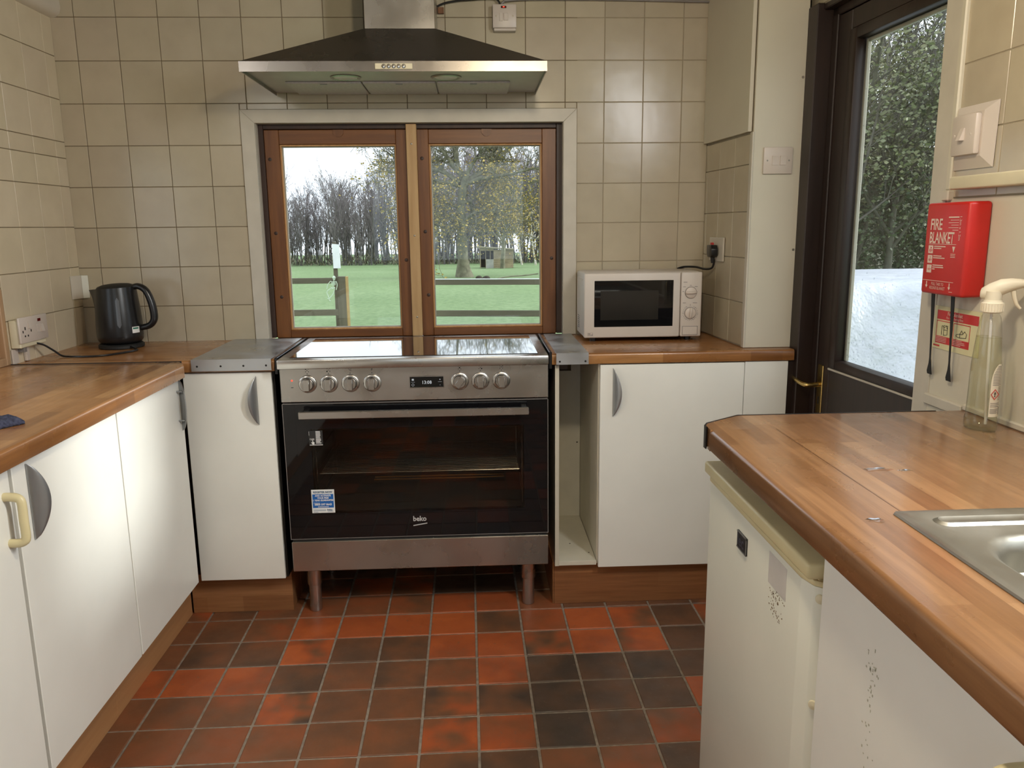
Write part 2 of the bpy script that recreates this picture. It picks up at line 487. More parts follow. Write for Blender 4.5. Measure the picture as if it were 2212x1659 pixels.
def box(bm, x0, x1, y0, y1, z0, z1, bev=0.0, seg=1):
    vs = [bm.verts.new(p) for p in ((x0, y0, z0), (x1, y0, z0), (x1, y1, z0), (x0, y1, z0), (x0, y0, z1), (x1, y0, z1), (x1, y1, z1), (x0, y1, z1))]
    fs = [bm.faces.new([vs[i] for i in q]) for q in ((0, 3, 2, 1), (4, 5, 6, 7), (0, 1, 5, 4), (1, 2, 6, 5), (2, 3, 7, 6), (3, 0, 4, 7))]
    if bev:
        es = list({e for f in fs for e in f.edges})
        bmesh.ops.bevel(bm, geom=es, offset=bev, segments=seg, profile=0.5, affect='EDGES', clamp_overlap=True)
    return bm

def prism(bm, pts, axis, a, b, bev=0.0, seg=2):
    """Polygon pts extruded along an axis from a to b."""
    def P(p, t):
        if axis == 'z': return (p[0], p[1], t)
        if axis == 'y': return (p[0], t, p[1])
        return (t, p[0], p[1])
    n = len(pts)
    A = [bm.verts.new(P(p, a)) for p in pts]
    B = [bm.verts.new(P(p, b)) for p in pts]
    fs = [bm.faces.new(A), bm.faces.new(B[::-1])]
    for i in range(n):
        j = (i + 1) % n
        fs.append(bm.faces.new((A[i], B[i], B[j], A[j])))
    bmesh.ops.recalc_face_normals(bm, faces=fs)
    if bev:
        es = list({e for f in fs for e in f.edges})
        bmesh.ops.bevel(bm, geom=es, offset=bev, segments=seg, profile=0.5, affect='EDGES', clamp_overlap=True)
    return bm

def frame_of(d):
    d = Vector(d).normalized()
    a = Vector((0, 0, 1)) if abs(d.z) < 0.9 else Vector((1, 0, 0))
    u = d.cross(a).normalized()
    return u, d.cross(u).normalized()

def ring(bm, c, u, v, r, n, rv=None):
    rv = rv or r
    return [bm.verts.new(Vector(c) + u * (r * math.cos(2 * math.pi * i / n)) + v * (rv * math.sin(2 * math.pi * i / n))) for i in range(n)]

def loft(bm, rings, cap=True):
    fs = []
    for A, B in zip(rings, rings[1:]):
        n = len(A)
        for i in range(n):
            fs.append(bm.faces.new((A[i], A[(i + 1) % n], B[(i + 1) % n], B[i])))
    if cap:
        fs.append(bm.faces.new(rings[0][::-1]))
        fs.append(bm.faces.new(rings[-1]))
    bmesh.ops.recalc_face_normals(bm, faces=fs)
    return fs

def lathe(bm, prof, c=(0, 0, 0), axis=(0, 0, 1), n=24, sq=1.0):
    """prof: (radius, distance along the axis)."""
    ax = Vector(axis).normalized()
    u, v = frame_of(ax)
    rings = [ring(bm, Vector(c) + ax * h, u, v, max(r, 1e-4), n, max(r, 1e-4) * sq) for r, h in prof]
    loft(bm, rings)
    return bm

def smooth_path(pts, k=6):
    P = [Vector(p) for p in pts]
    if len(P) < 3: return P
    out = []
    for i in range(len(P) - 1):
        p0 = P[max(i - 1, 0)]; p1 = P[i]; p2 = P[i + 1]; p3 = P[min(i + 2, len(P) - 1)]
        for s in range(k):
            t = s / k
            out.append(0.5 * ((2 * p1) + (p2 - p0) * t + (2 * p0 - 5 * p1 + 4 * p2 - p3) * t * t + (3 * p1 - p0 - 3 * p2 + p3) * t ** 3))
    out.append(P[-1])
    return out

def tube(bm, pts, r, n=8, k=6, flat=1.0):
    P = smooth_path(pts, k)
    rings = []
    u = None
    for i, p in enumerate(P):
        d = (P[min(i + 1, len(P) - 1)] - P[max(i - 1, 0)]).normalized()
        if u is None:
            u, v = frame_of(d)
        else:
            u = (u - d * u.dot(d)).normalized()
            v = d.cross(u)
        rr = r(i / (len(P) - 1)) if callable(r) else r
        rings.append(ring(bm, p, u, v, rr, n, rr * flat))
    loft(bm, rings)
    return bm

def add(name, bm, mat, parent=None, local=False, smooth=35, kind=None, label=None):
    me = bpy.data.meshes.new(name)
    off = OFF.get(parent.name, Vector()) if parent else Vector()
    if not local and off.length:
        bmesh.ops.translate(bm, verts=bm.verts, vec=-off)
    bm.to_mesh(me)
    bm.free()
    me.materials.append(mat)
    if smooth:
        for p in me.polygons: p.use_smooth = True
        me.set_sharp_from_angle(angle=R(smooth))
    o = bpy.data.objects.new(name, me)
    COL.objects.link(o)
    if parent:
        o.parent = parent
        OFF[o.name] = off
    if kind: o['kind'] = kind
    if label: o['label'] = label
    return o

def B(*a, **k): return box(bmesh.new(), *a, **k)
def PR(*a, **k): return prism(bmesh.new(), *a, **k)

def root(name, label, cat, loc=(0, 0, 0), group=None, rotz=0.0):
    o = bpy.data.objects.new(name, None)
    o.empty_display_size = 0.1
    COL.objects.link(o)
    o.location = loc
    o.rotation_euler = (0, 0, rotz)
    o['label'] = label
    o['category'] = cat
    if group: o['group'] = group
    OFF[o.name] = Vector(loc)
    return o

def tag(o, label, cat, group=None):
    o['label'] = label
    o['category'] = cat
    if group: o['group'] = group
    return o

def struct(name, bm, mat, **k):
    o = add(name, bm, mat, **k)
    o['kind'] = 'structure'
    return o

def inst(name, src_mesh, parent, loc, color=(1, 1, 1, 1)):
    o = bpy.data.objects.new(name, src_mesh)
    COL.objects.link(o)
    o.parent = parent
    o.location = loc
    o.color = color
    return o

_font = {}
def text_bm(body, size, origin, right, up, bold=0.0, xs=1.0, align='LEFT', spacing=1.0, line=1.0, shear=0.0):
    cu = bpy.data.curves.new('t', 'FONT')
    cu.body = body
    cu.size = size
    cu.align_x = align
    cu.offset = bold
    cu.space_character = spacing
    cu.space_line = line
    cu.shear = shear
    cu.resolution_u = 2
    ob = bpy.data.objects.new('t', cu)
    me = bpy.data.meshes.new_from_object(ob)
    bpy.data.objects.remove(ob)
    bm = bmesh.new()
    bm.from_mesh(me)
    bpy.data.meshes.remove(me)
    rt = Vector(right); u = Vector(up); o = Vector(origin)
    for v in bm.verts:
        v.co = o + rt * (v.co.x * xs) + u * v.co.y
    bmesh.ops.recalc_face_normals(bm, faces=bm.faces)
    return bm

XR, ZU, YR = (1, 0, 0), (0, 0, 1), (0, -1, 0)

# ------------------------------------------------------------------ the room
WT = 0.947            # worktop level
CEIL = 2.30
REAR = -4.75
random.seed(7)

# floor
floor = struct('floor', B(-1.6, 1.35, REAR, 0.02, -0.12, -0.003), M['floor_grout'], smooth=None)
ft = bmesh.new(); box(ft, -0.0762, 0.0762, -0.0752, 0.0752, -0.010, 0.0, 0.0018)
ft_me = bpy.data.meshes.new('quarry_tile'); ft.to_mesh(ft_me); ft.free(); ft_me.materials.append(M['quarry'])
RED = {  # (row, column): (redness, patchiness) seen in the photograph
    (-1, -1): (.40, .3), (-1, 0): (.50, .3), (-1, 1): (.50, .3), (-1, 2): (.42, .5), (-1, 3): (.66, .3), (-1, 4): (.68, .3), (-1, 5): (.50, .3), (-1, 6): (.34, .2), (-1, 7): (.36, .2), (-1, 8): (.30, .2),
    (0, -3): (.36, .3), (0, -2): (.38, .3), (0, -1): (.42, .5), (0, 0): (.72, .7), (0, 1): (.80, .3), (0, 2): (.76, .4), (0, 3): (.92, .3), (0, 4): (.42, .4), (0, 5): (.60, .4), (0, 6): (.78, .5), (0, 7): (.66, .9), (0, 8): (.22, .3),
    (1, -3): (.35, .3), (1, -2): (.32, .5), (1, -1): (.34, .4), (1, 0): (.62, 1.5), (1, 1): (.34, .3), (1, 2): (.28, .5), (1, 3): (.66, .6), (1, 4): (.78, .4), (1, 5): (.48, 1.2), (1, 6): (.80, .7), (1, 7): (.52, 1.2), (1, 8): (.22, .3),
    (2, -3): (.62, .5), (2, -2): (.84, .4), (2, -1): (.82, .7), (2, 0): (.30, .5), (2, 1): (.36, .4), (2, 2): (.22, .6), (2, 3): (.42, .5), (2, 4): (.66, .7), (2, 5): (.08, .4), (2, 6): (.10, .4), (2, 7): (.10, .4), (2, 8): (.24, .3),
    (3, -3): (.38, .3), (3, -2): (.44, .3), (3, -1): (.46, .4), (3, 0): (.48, 1.6), (3, 1): (.36, .3), (3, 2): (.34, .3), (3, 3): (.38, 1.1), (3, 4): (.22, .8), (3, 5): (.14, .4), (3, 6): (.26, .4), (3, 7): (.22, .3),
    (4, -3): (.40, .2), (4, -2): (.42, .2), (4, -1): (.44, .3), (4, 0): (.44, .3), (4, 1): (.42, .3), (4, 2): (.38, .4), (4, 3): (.60, 1.1), (4, 4): (.62, .6), (4, 5): (.05, .3), (4, 6): (.24, .4), (4, 7): (.56, .5),
    (5, -2): (.42, .3), (5, -1): (.42, .3), (5, 0): (.42, .3), (5, 1): (.40, .3), (5, 2): (.44, .3), (5, 3): (.22, .5), (5, 4): (.14, .5), (5, 5): (.30, .4), (5, 6): (.44, .4), (5, 7): (.26, .4)}
n_tiles = 0
for k in range(-4, 22):
    for i in range(-5, 12):
        x = -0.62 + (i + 0.5) * 0.160
        y = -0.495 - (k + 0.5) * 0.158
        xx = x - 0.008 * (y + 0.495); yy = y + 0.008 * (x + 0.62)
        if xx < -1.40 or xx > 1.08 or yy > -0.07 or n_tiles >= 298: continue
        if (k > 8 and (xx < -1.0 or xx > 0.75)) or (xx < -1.15 and yy < -0.55): continue
        rr = RED.get((k, i))
        if rr is None:
            rr = (random.choice((.2, .3, .36, .42, .45, .6, .8)), random.choice((.3, .5, .9)))
        t = inst('tile', ft_me, floor, (xx, yy, random.uniform(-0.0008, 0.0006)), (rr[0], rr[1], 0, 1))
        t.rotation_euler = (random.uniform(-.004, .004), random.uniform(-.004, .004), 0.008 + random.uniform(-.004, .004))
        n_tiles += 1

# walls (grout beds with every tile a piece of its own)
def tile_mesh(w, h, axis, cache={}):
    key = (round(w, 3), round(h, 3), axis)
    if key not in cache:
        bm = bmesh.new()
        g = 0.0012
        a, b2 = w / 2 - g, h / 2 - g
        if axis == 'y': box(bm, -a, a, -0.003, 0.004, -b2, b2, 0.0011)
        elif axis == '+x': box(bm, -0.004, 0.003, -a, a, -b2, b2, 0.0011)
        else: box(bm, -0.003, 0.004, -a, a, -b2, b2, 0.0011)
        me = bpy.data.meshes.new('wall_tile'); bm.to_mesh(me); bm.free()
        me.materials.append(M['tile'])
        cache[key] = me
    return cache[key]

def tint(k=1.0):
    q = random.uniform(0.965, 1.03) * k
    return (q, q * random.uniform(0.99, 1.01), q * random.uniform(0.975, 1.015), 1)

def rects_minus(u0, u1, v0, v1, holes):
    out = [(u0, u1, v0, v1)]
    for a, b2, c, d in holes:
        nxt = []
        for (p, q, r, s) in out:
            if q <= a or p >= b2 or s <= c or r >= d:
                nxt.append((p, q, r, s)); continue
            if p < a: nxt.append((p, a, r, s))
            if q > b2: nxt.append((b2, q, r, s))
            m0, m1 = max(p, a), min(q, b2)
            if r < c: nxt.append((m0, m1, r, c))
            if s > d: nxt.append((m0, m1, d, s))
        out = nxt
    return [o for o in out if o[1] - o[0] > 0.012 and o[3] - o[2] > 0.012]

def lay(wall, us, vs, holes, place, axis, k=1.0):
    for u0, u1 in zip(us, us[1:]):
        for v0, v1 in zip(vs, vs[1:]):
            for (p, q, r, s) in rects_minus(u0, u1, v0, v1, holes):
                o = inst('tile', tile_mesh(q - p, s - r, axis), wall, place((p + q) / 2, (r + s) / 2), tint(k))
                o.rotation_euler = (random.uniform(-.0025, .0025), random.uniform(-.0015, .0015), random.uniform(-.0025, .0025))

WX0, WX1, WZ0, WZ1 = -0.790, 0.405, 0.90, 1.785     # hole in the wall behind the trim
bm = bmesh.new()
for r in ((-1.62, WX0, 0, CEIL), (WX1, 1.30, 0, CEIL), (WX0, WX1, WZ1, CEIL), (WX0, WX1, 0, WZ0)):
    box(bm, r[0], r[1], 0.0, 0.14, r[2], r[3])
wall_back = struct('wall_back', bm, M['grout'], smooth=None)
xs = [-1.487] + [-1.401 + 0.15 * i for i in range(16)] + [0.955]
zs = [WT - 0.004] + [2.142 - 0.151 * k for k in range(7, -1, -1)] + [2.293]
add('regrouted_bed', B(0.445, 0.955, -0.0014, 0.001, WT, CEIL), M['grout_pale'], wall_back, smooth=None, label='paler regrouted joints')
lay(wall_back, xs, zs, [(-0.829, 0.444, 0.9, 1.817)], lambda u, v: (u, -0.001, v), 'y')

# left wall with its window
LW0, LW1, LWZ0, LWZ1 = -1.80, -0.545, 0.955, 1.80
bm = bmesh.new()
for r in ((REAR, LW0, 0, CEIL), (LW1, 0.0, 0, CEIL), (LW0, LW1, LWZ1, CEIL), (LW0, LW1, 0, LWZ0)):
    box(bm, -1.62, -1.487, r[0], r[1], r[2], r[3])
wall_left = struct('wall_left', bm, M['grout'], smooth=None)
ysl = [-0.985, -0.835, -0.683, -0.532, -0.380, -0.228, -0.076, -0.004]
zsl = [WT - 0.004, 1.090, 1.241, 1.391, 1.541, 1.644, 1.703, 1.855, 2.007, 2.158]
lay(wall_left, ysl, zsl, [(-2, -0.530, 0.9, 1.20), (-2, -0.545, 0.9, 1.85)], lambda u, v: (-1.486, u, v), '+x', 1.35)  # tiles tinted paler to stand in for door daylight on this wall

# boxed-in cornice along the left wall top
cb = bmesh.new()
prism(cb, [(-1.4865, 2.138), (-1.462, 2.142), (-1.448, 2.155), (-1.444, 2.172), (-1.444, CEIL), (-1.4865, CEIL)], 'y', -0.004, REAR + 0.02)
struct('trim_1', cb, M['plaster'], smooth=40)

# rear wall, right wall, ceiling
bm = bmesh.new()
for r in ((-1.62, -1.0, 0, CEIL), (0.6, 1.32, 0, CEIL), (-1.0, 0.6, 2.05, CEIL), (-1.0, 0.6, 0, 1.0)):
    box(bm, r[0], r[1], REAR - 0.12, REAR, r[2], r[3])
struct('wall_rear', bm, M['plaster'], smooth=None)
bm = bmesh.new()
for r in ((-2.10, -1.216, 0, CEIL), (REAR, -3.40, 0, CEIL), (-3.40, -2.10, 2.06, CEIL), (-3.40, -2.10, 0, 1.06)):
    box(bm, 1.175, 1.30, r[0], r[1], r[2], r[3])
box(bm, 1.175, 1.30, -1.216, -0.40, 2.062, CEIL)
wall_right = struct('wall_right', bm, M['grout_pale'], smooth=None)
lay(wall_right, [-2.06, -1.91, -1.76, -1.61, -1.460, -1.282], [1.432, 1.580, 1.731, 1.882, 2.033, 2.184, 2.298], [], lambda u, v: (1.176, u, v), '-x')
lay(wall_right, [-1.216, -1.062, -0.911, -0.760, -0.609, -0.458], [2.066, 2.184, 2.298], [], lambda u, v: (1.176, u, v), '-x')
struct('ceiling', B(-1.62, 1.32, REAR, 0.14, CEIL, CEIL + 0.1), M['ceiling'], smooth=None)

# white lining boards on the right wall (post beside the door, splash panel)
struct('trim_2', B(1.168, 1.176, -1.282, -1.214, 0.0, CEIL, 0.001), M['white_trim'])
bm = bmesh.new(); box(bm, 1.170, 1.1755, -2.08, -1.282, 0.955, 1.430, 0.0008)
struct('trim_3', bm, M['white_panel'])
bm = bmesh.new(); box(bm, 1.160, 1.1755, -1.430, -1.276, 0.930, 0.957, 0.003)
box(bm, 1.163, 1.1755, -3.6, -1.432, 0.947, 0.962, 0.003)
struct('trim_4', bm, M['white_trim'])
struct('trim_5', B(1.168, 1.1755, -1.430, -1.282, 0.3, 0.928, 0.001), M['white_panel'])
struct('trim_6', B(1.158, 1.1755, -1.305, -1.278, 1.425, 1.450, 0.003), M['white_trim'])
struct('trim_7', B(1.164, 1.176, -1.300, -1.281, 1.450, 2.298, 0.003), M['white_panel'])

# return wall between the microwave corner and the door
bm = bmesh.new()
prism(bm, [(0.957, -0.002), (0.987, -0.436), (1.150, -0.436), (1.150, -0.002)], 'z', WT + 0.0005, CEIL)
wall_return = struct('wall_return', bm, M['grout_pale'], smooth=None)
ang = math.atan2(0.030, -0.436)
def ret(u, v):
    t = -u / 0.436
    return (0.956 + 0.030 * t, u, v)
def lay_ret(us, vs):
    for u0, u1 in zip(us, us[1:]):
        for v0, v1 in zip(vs, vs[1:]):
            if u1 - u0 < 0.01 or v1 - v0 < 0.01: continue
            o = inst('tile', tile_mesh(u1 - u0, v1 - v0, '-x'), wall_return, ret((u0 + u1) / 2, (v0 + v1) / 2), tint())
            o.rotation_euler = (0, 0, math.atan(0.030 / 0.436))
lay_ret([-0.424, -0.294, -0.150, -0.026, -0.004], [WT + 0.004, 1.104, 1.260, 1.418, 1.576, 1.676])
bm = bmesh.new(); box(bm, 0.984, 1.152, -0.446, -0.437, WT + 0.001, CEIL, 0.001)
struct('trim_8', bm, M['white_panel'])
bm = bmesh.new(); box(bm, 0.9795, 0.9865, -0.449, -0.424, WT + 0.001, 1.680, 0.0015)
struct('trim_9', bm, M['white_trim'])
bm = bmesh.new()
prism(bm, [(0.940, -0.006), (0.970, -0.428), (0.9835, -0.428), (0.9535, -0.006)], 'z', 1.682, CEIL - 0.004, 0.001, 1)
tag(add('wall_panel', bm, M['white_panel']), 'plain white board fixed high above the small tiled return', 'panel')
for i, z in enumerate((1.852, 1.288)):
    bm = bmesh.new(); lathe(bm, [(0.0001, 0.0015), (0.004, 0.0012), (0.0045, 0)], (1.141, -0.4465, z), (0, -1, 0), 10)
    tag(add('screw', bm, M['screw']), ('dark screw head beside the door frame above the light switch', 'dark screw head beside the door frame below the light switch')[i], 'screw')

# added rear and sink windows, both out of view, and left window
def simple_window(name, axis, a0, a1, z0, z1, pos, mat, depth=0.06):
    w = bpy.data.objects.new(name, None); COL.objects.link(w); w['kind'] = 'structure'; OFF[w.name] = Vector()
    f = 0.055
    def bb(u0, u1, v0, v1, d0, d1):
        return B(u0, u1, d0, d1, v0, v1, 0.003) if axis == 'y' else B(d0, d1, u0, u1, v0, v1, 0.003)
    d0, d1 = pos, pos + depth
    for (u0, u1, v0, v1) in ((a0, a0 + f, z0, z1), (a1 - f, a1, z0, z1)):
        add('stile', bb(u0, u1, v0, v1, d0, d1), mat, w)
    for (u0, u1, v0, v1) in ((a0 + f, a1 - f, z0, z0 + f), (a0 + f, a1 - f, z1 - f, z1)):
        add('rail', bb(u0, u1, v0, v1, d0, d1), mat, w)
    add('pane', bb(a0 + f - .004, a1 - f + .004, z0 + f - .004, z1 - f + .004, d0 + depth * .45, d0 + depth * .55), M['window_glass'], w, smooth=None)
    return w
simple_window('added_window_3', 'y', -1.0, 0.6, 1.0, 2.05, REAR - 0.09, M['white_trim'])  # unseen window, added to let daylight in from behind
simple_window('added_window_4', 'x', -3.40, -2.10, 1.06, 2.06, 1.20, M['white_trim'])  # unseen window above the sink, added for daylight from the right
w2 = simple_window('window_2', 'x', LW0, LW1, LWZ0, LWZ1, -1.56, M['tan_frame'])
bm = bmesh.new()
box(bm, -1.53, -1.481, -0.556, -0.5335, 0.9485, 1.196, 0.003)
box(bm, -1.53, -1.481, -1.79, -0.556, 0.9485, 0.975, 0.003)
add('lining', bm, M['tan_frame'], w2)

# main window: white trim boards, dark frame, two varnished sashes, new batten between
win = bpy.data.objects.new('window_1', None); COL.objects.link(win); win['kind'] = 'structure'; OFF[win.name] = Vector()
TX0, TX1, TZ = -0.828, 0.444, 1.817
IX0, IX1, IZ = -0.776, 0.392, 1.768
Z0 = WT + 0.001
add('trim_board', PR([(TX0, Z0), (IX0, Z0), (IX0, IZ), (TX0, TZ)], 'y', -0.012, 0.0, 0.0012, 1), M['white_trim'], win)
add('trim_board', PR([(TX1, Z0), (IX1, Z0), (IX1, IZ), (TX1, TZ)], 'y', -0.012, 0.0, 0.0012, 1), M['white_trim'], win)
add('trim_board', PR([(TX0, TZ), (IX0, IZ), (IX1, IZ), (TX1, TZ)], 'y', -0.012, 0.0, 0.0012, 1), M['white_trim'], win)
bm = bmesh.new()
box(bm, WX0, IX0 + 0.001, 0.0, 0.035, Z0, IZ + 0.01); box(bm, IX1 - 0.001, WX1, 0.0, 0.035, Z0, IZ + 0.01); box(bm, WX0, WX1, 0.0, 0.035, IZ, IZ + 0.016)
add('reveal', bm, M['white_trim'], win)
bm = bmesh.new()
box(bm, IX0 - 0.012, -0.757, 0.030, 0.10, Z0, IZ + 0.01, 0.002); box(bm, 0.369, IX1 + 0.012, 0.030, 0.10, Z0, IZ + 0.01, 0.002)
box(bm, -0.757, 0.369, 0.030, 0.10, 1.750, IZ + 0.01, 0.002); box(bm, -0.757, 0.369, 0.030, 0.10, 0.92, 0.945, 0.002)
add('outer_frame', bm, M['dark_frame'], win)
def sash(x0, x1, g0, g1):
    z0, z1, q0, q1 = 0.946, 1.749, 0.976, 1.695
    s = add('sash', B(x0, g0, 0.040, 0.082, z0, z1, 0.002), M['sash'], win)
    add('stile', B(g1, x1, 0.040, 0.082, z0, z1, 0.002), M['sash'], s)
    add('rail', B(g0, g1, 0.041, 0.081, q1, z1, 0.002), M['sash_x'], s)
    add('rail', B(g0, g1, 0.041, 0.081, z0, q0, 0.002), M['sash_x'], s)
    bm = bmesh.new()
    t = 0.006
    box(bm, g0, g0 + t, 0.050, 0.064, q0, q1, .001); box(bm, g1 - t, g1, 0.050, 0.064, q0, q1, .001)
    box(bm, g0 + t, g1 - t, 0.050, 0.064, q1 - t, q1, .001); box(bm, g0 + t, g1 - t, 0.050, 0.064, q0, q0 + t, .001)
    add('glazing_bead', bm, M['sash_raw'], s)
    bm = bmesh.new()
    for gx in (g0 + 0.004, g1 - 0.010):
        box(bm, gx, gx + 0.006, 0.066, 0.072, q0 + .004, q1 - .004, .001)
    box(bm, g0 + .010, g1 - .010, 0.066, 0.072, q1 - 0.010, q1 - 0.004, .001); box(bm, g0 + .010, g1 - .010, 0.066, 0.072, q0 + 0.004, q0 + 0.010, .001)
    add('putty', bm, M['white_trim'], s)
    add('pane', B(g0 + .001, g1 - .001, 0.0640, 0.0665, q0 + .001, q1 - .001), M['window_glass'], s, smooth=None)
    xm = (g0 + g1) / 2 + 0.005
    bm = bmesh.new(); prism(bm, [(xm - .020, 1.7485), (xm + .020, 1.7485), (xm + .020, 1.734), (xm + .008, 1.722), (xm - .008, 1.722), (xm - .020, 1.734)], 'y', 0.0375, 0.0405)
    add('catch_plate', bm, M['sash'], s)
    bm = bmesh.new()
    for kx, kz in ((x0 + .022, 1.36), (x0 + .028, 1.11), (x0 + .018, 1.64), (x1 - .018, 1.25)):
        lathe(bm, [(0.0001, .0012), (.006, .001), (.0075, 0)], (kx, 0.0402, kz), (0, -1, 0), 10)
    add('knot', bm, M['dark_frame'], s, label='dark knots in the varnished stiles')
sash(-0.757, -0.211, -0.701, -0.254)
sash(-0.173, 0.369, -0.128, 0.314)
batten = add('batten', B(-0.212, -0.172, 0.012, 0.039, Z0, 1.766, 0.002), M['batten'], win)
for z in (1.692, 1.345, 1.025):
    bm = bmesh.new(); lathe(bm, [(0.0001, .001), (.003, .0008), (.0045, 0)], (-0.192, 0.0122, z), (0, -1, 0), 10)
    add('screw', bm, M['screw'], batten)

# brown half-glazed back door in the right wall
door = bpy.data.objects.new('door_1', None); COL.objects.link(door); door['kind'] = 'structure'
door.location = (1.19, -0.48, 0); door.rotation_euler = (0, 0, R(-87)); OFF[door.name] = Vector(door.location)
L = dict(local=True)
bm = bmesh.new()
box(bm, -0.060, 0.028, -0.040, 0.10, 0, 2.066, 0.003); box(bm, 0.028, 0.062, 0.012, 0.10, 0, 2.05, 0.003)
add('jamb', bm, M['door_brown'], door, **L)
bm = bmesh.new(); box(bm, 0.028, 0.90, 0.012, 0.10, 2.022, 2.064, 0.003); box(bm, 0.028, 0.76, -0.020, 0.012, 2.045, 2.064, 0.003)
add('head', bm, M['door_brown'], door, **L)
leaf = bpy.data.objects.new('door_leaf', None); COL.objects.link(leaf); leaf.parent = door; OFF[leaf.name] = Vector()
GL, GR, GB, GT = 0.190, 0.690, 0.935, 1.925
add('stile', B(0.064, GL - .045, 0.016, 0.058, 0.02, 2.02, 0.003), M['door_brown'], leaf, **L)
add('stile', B(GR + .045, 0.86, 0.016, 0.058, 0.02, 2.02, 0.003), M['door_brown'], leaf, **L)
add('rail', B(GL - .045, GR + .045, 0.016, 0.058, GT + .035, 2.02, 0.003), M['door_brown'], leaf, **L)
add('lower_panel', B(GL - .045, GR + .045, 0.018, 0.056, 0.02, GB - .030, 0.003), M['door_brown'], leaf, **L)
bm = bmesh.new()
box(bm, GL - .045, GL, 0.008, 0.050, GB - .030, GT + .035, 0.006, 2); box(bm, GR, GR + .045, 0.008, 0.050, GB - .030, GT + .035, 0.006, 2)
box(bm, GL, GR, 0.008, 0.050, GB - .030, GB, 0.006, 2); box(bm, GL, GR, 0.008, 0.050, GT, GT + .035, 0.006, 2)
add('glazing_bead', bm, M['door_brown'], leaf, **L)
bm = bmesh.new(); box(bm, GL - .045, GR + .045, 0.010, 0.017, GB - .038, GB - .031, 0.002)
add('bead_edge', bm, M['white_trim'], leaf, **L)
bm = bmesh.new(); box(bm, GL + .001, GL + .013, 0.040, 0.052, GB, GT, .002); box(bm, GL + .013, GR, 0.040, 0.052, GT - .012, GT, .002)
add('putty', bm, M['white_trim'], leaf, **L)
add('pane', B(GL - .004, GR + .004, 0.0335, 0.0365, GB - .004, GT + .004), M['window_glass'], leaf, smooth=None, **L)
bm = bmesh.new()
for _ in range(420):
    s = random.uniform(GL + .02, GR - .01); z = GB + .01 + (GT - GB - .02) * random.random() ** 2.0
    r = random.uniform(.0010, .0030)
    bmesh.ops.create_icosphere(bm, subdivisions=1, radius=r, matrix=Matrix.Translation((s, 0.0370, z)) @ Matrix.Diagonal((1, .5, 1.15, 1)))
drop = glass_sheet('rain_drop_water', (0.97, 0.98, 0.99), 0.02, 2.0, 1.33)
add('raindrops', bm, drop, leaf, kind='stuff', **L)
bm = bmesh.new(); box(bm, 0.076, 0.112, 0.012, 0.0165, 0.735, 0.905, 0.002)
pl = add('handle_plate', bm, M['brass'], leaf, label='worn brass handle plate', **L)
bm = bmesh.new(); tube(bm, [(0.094, 0.014, 0.838), (0.094, -0.022, 0.836), (0.082, -0.036, 0.836), (0.030, -0.040, 0.842), (0.000, -0.036, 0.846)], lambda t: 0.0085 - 0.001 * t, 10)
add('lever', bm, M['brass'], pl, label='brass lever handle', **L)
bm = bmesh.new(); box(bm, 0.090, 0.097, 0.0108, 0.0125, 0.770, 0.795); add('keyhole', bm, M['hole'], pl, **L)
# outside wall skin beyond the door, below and around
struct('wall_outside', B(1.20, 1.30, -0.40, 0.14, 0, CEIL), M['plaster'], smooth=None)
struct('trim_10', B(1.13, 1.176, -0.486, -0.42, 0.0, 0.905, 0.001), M['door_brown'])

# ------------------------------------------------------------------ worktops
def slab_profile(front, back, z0, z1, r=0.010):
    """side profile of a postformed top: rounded front edge (front<back or front>back)."""
    s = 1 if back > front else -1
    pts = [(back, z0), (back, z1)]
    for i in range(5):
        a = math.pi / 2 * i / 4
        pts.append((front + s * (r - r * math.sin(a)), z1 - (r - r * math.cos(a))))
    for i in range(3):
        a = math.pi / 2 * i / 2
        pts.append((front + s * (0.004 - 0.004 * math.cos(a)), z0 + 0.004 - 0.004 * math.sin(a)))
    return pts

wt = add('worktop', PR(slab_profile(-0.505, -0.006, 0.906, WT), 'x', -1.484, -0.640), M['top_x'])
tag(wt, 'butcher-block laminate worktop under the kettle beside the cooker', 'worktop')
wt2 = add('worktop', PR(slab_profile(-0.497, -0.006, 0.908, WT), 'x', 0.300, 1.146, 0.0), M['top_x'])
tag(wt2, 'butcher-block laminate worktop carrying the white microwave', 'worktop')
# left run
bm = bmesh.new()
prof = slab_profile(-0.902, -1.484, 0.908, WT + 0.003)
prism(bm, prof, 'y', -0.606, -3.30)
prism(bm, [(-1.484, -0.606), (-0.902, -0.606), (-0.906, -0.596), (-0.938, -0.540), (-1.484, -0.540)], 'z', 0.908, WT + 0.003, 0.002)
wt3 = add('worktop', bm, M['top_y'])
tag(wt3, 'long butcher-block laminate worktop with the blue cloth on it', 'worktop')
add('joint_strip', B(-1.484, -0.934, -0.5395, -0.5345, 0.93, WT + 0.0045, 0.0005), M['black_matt'], wt3, label='thin black joint strip')
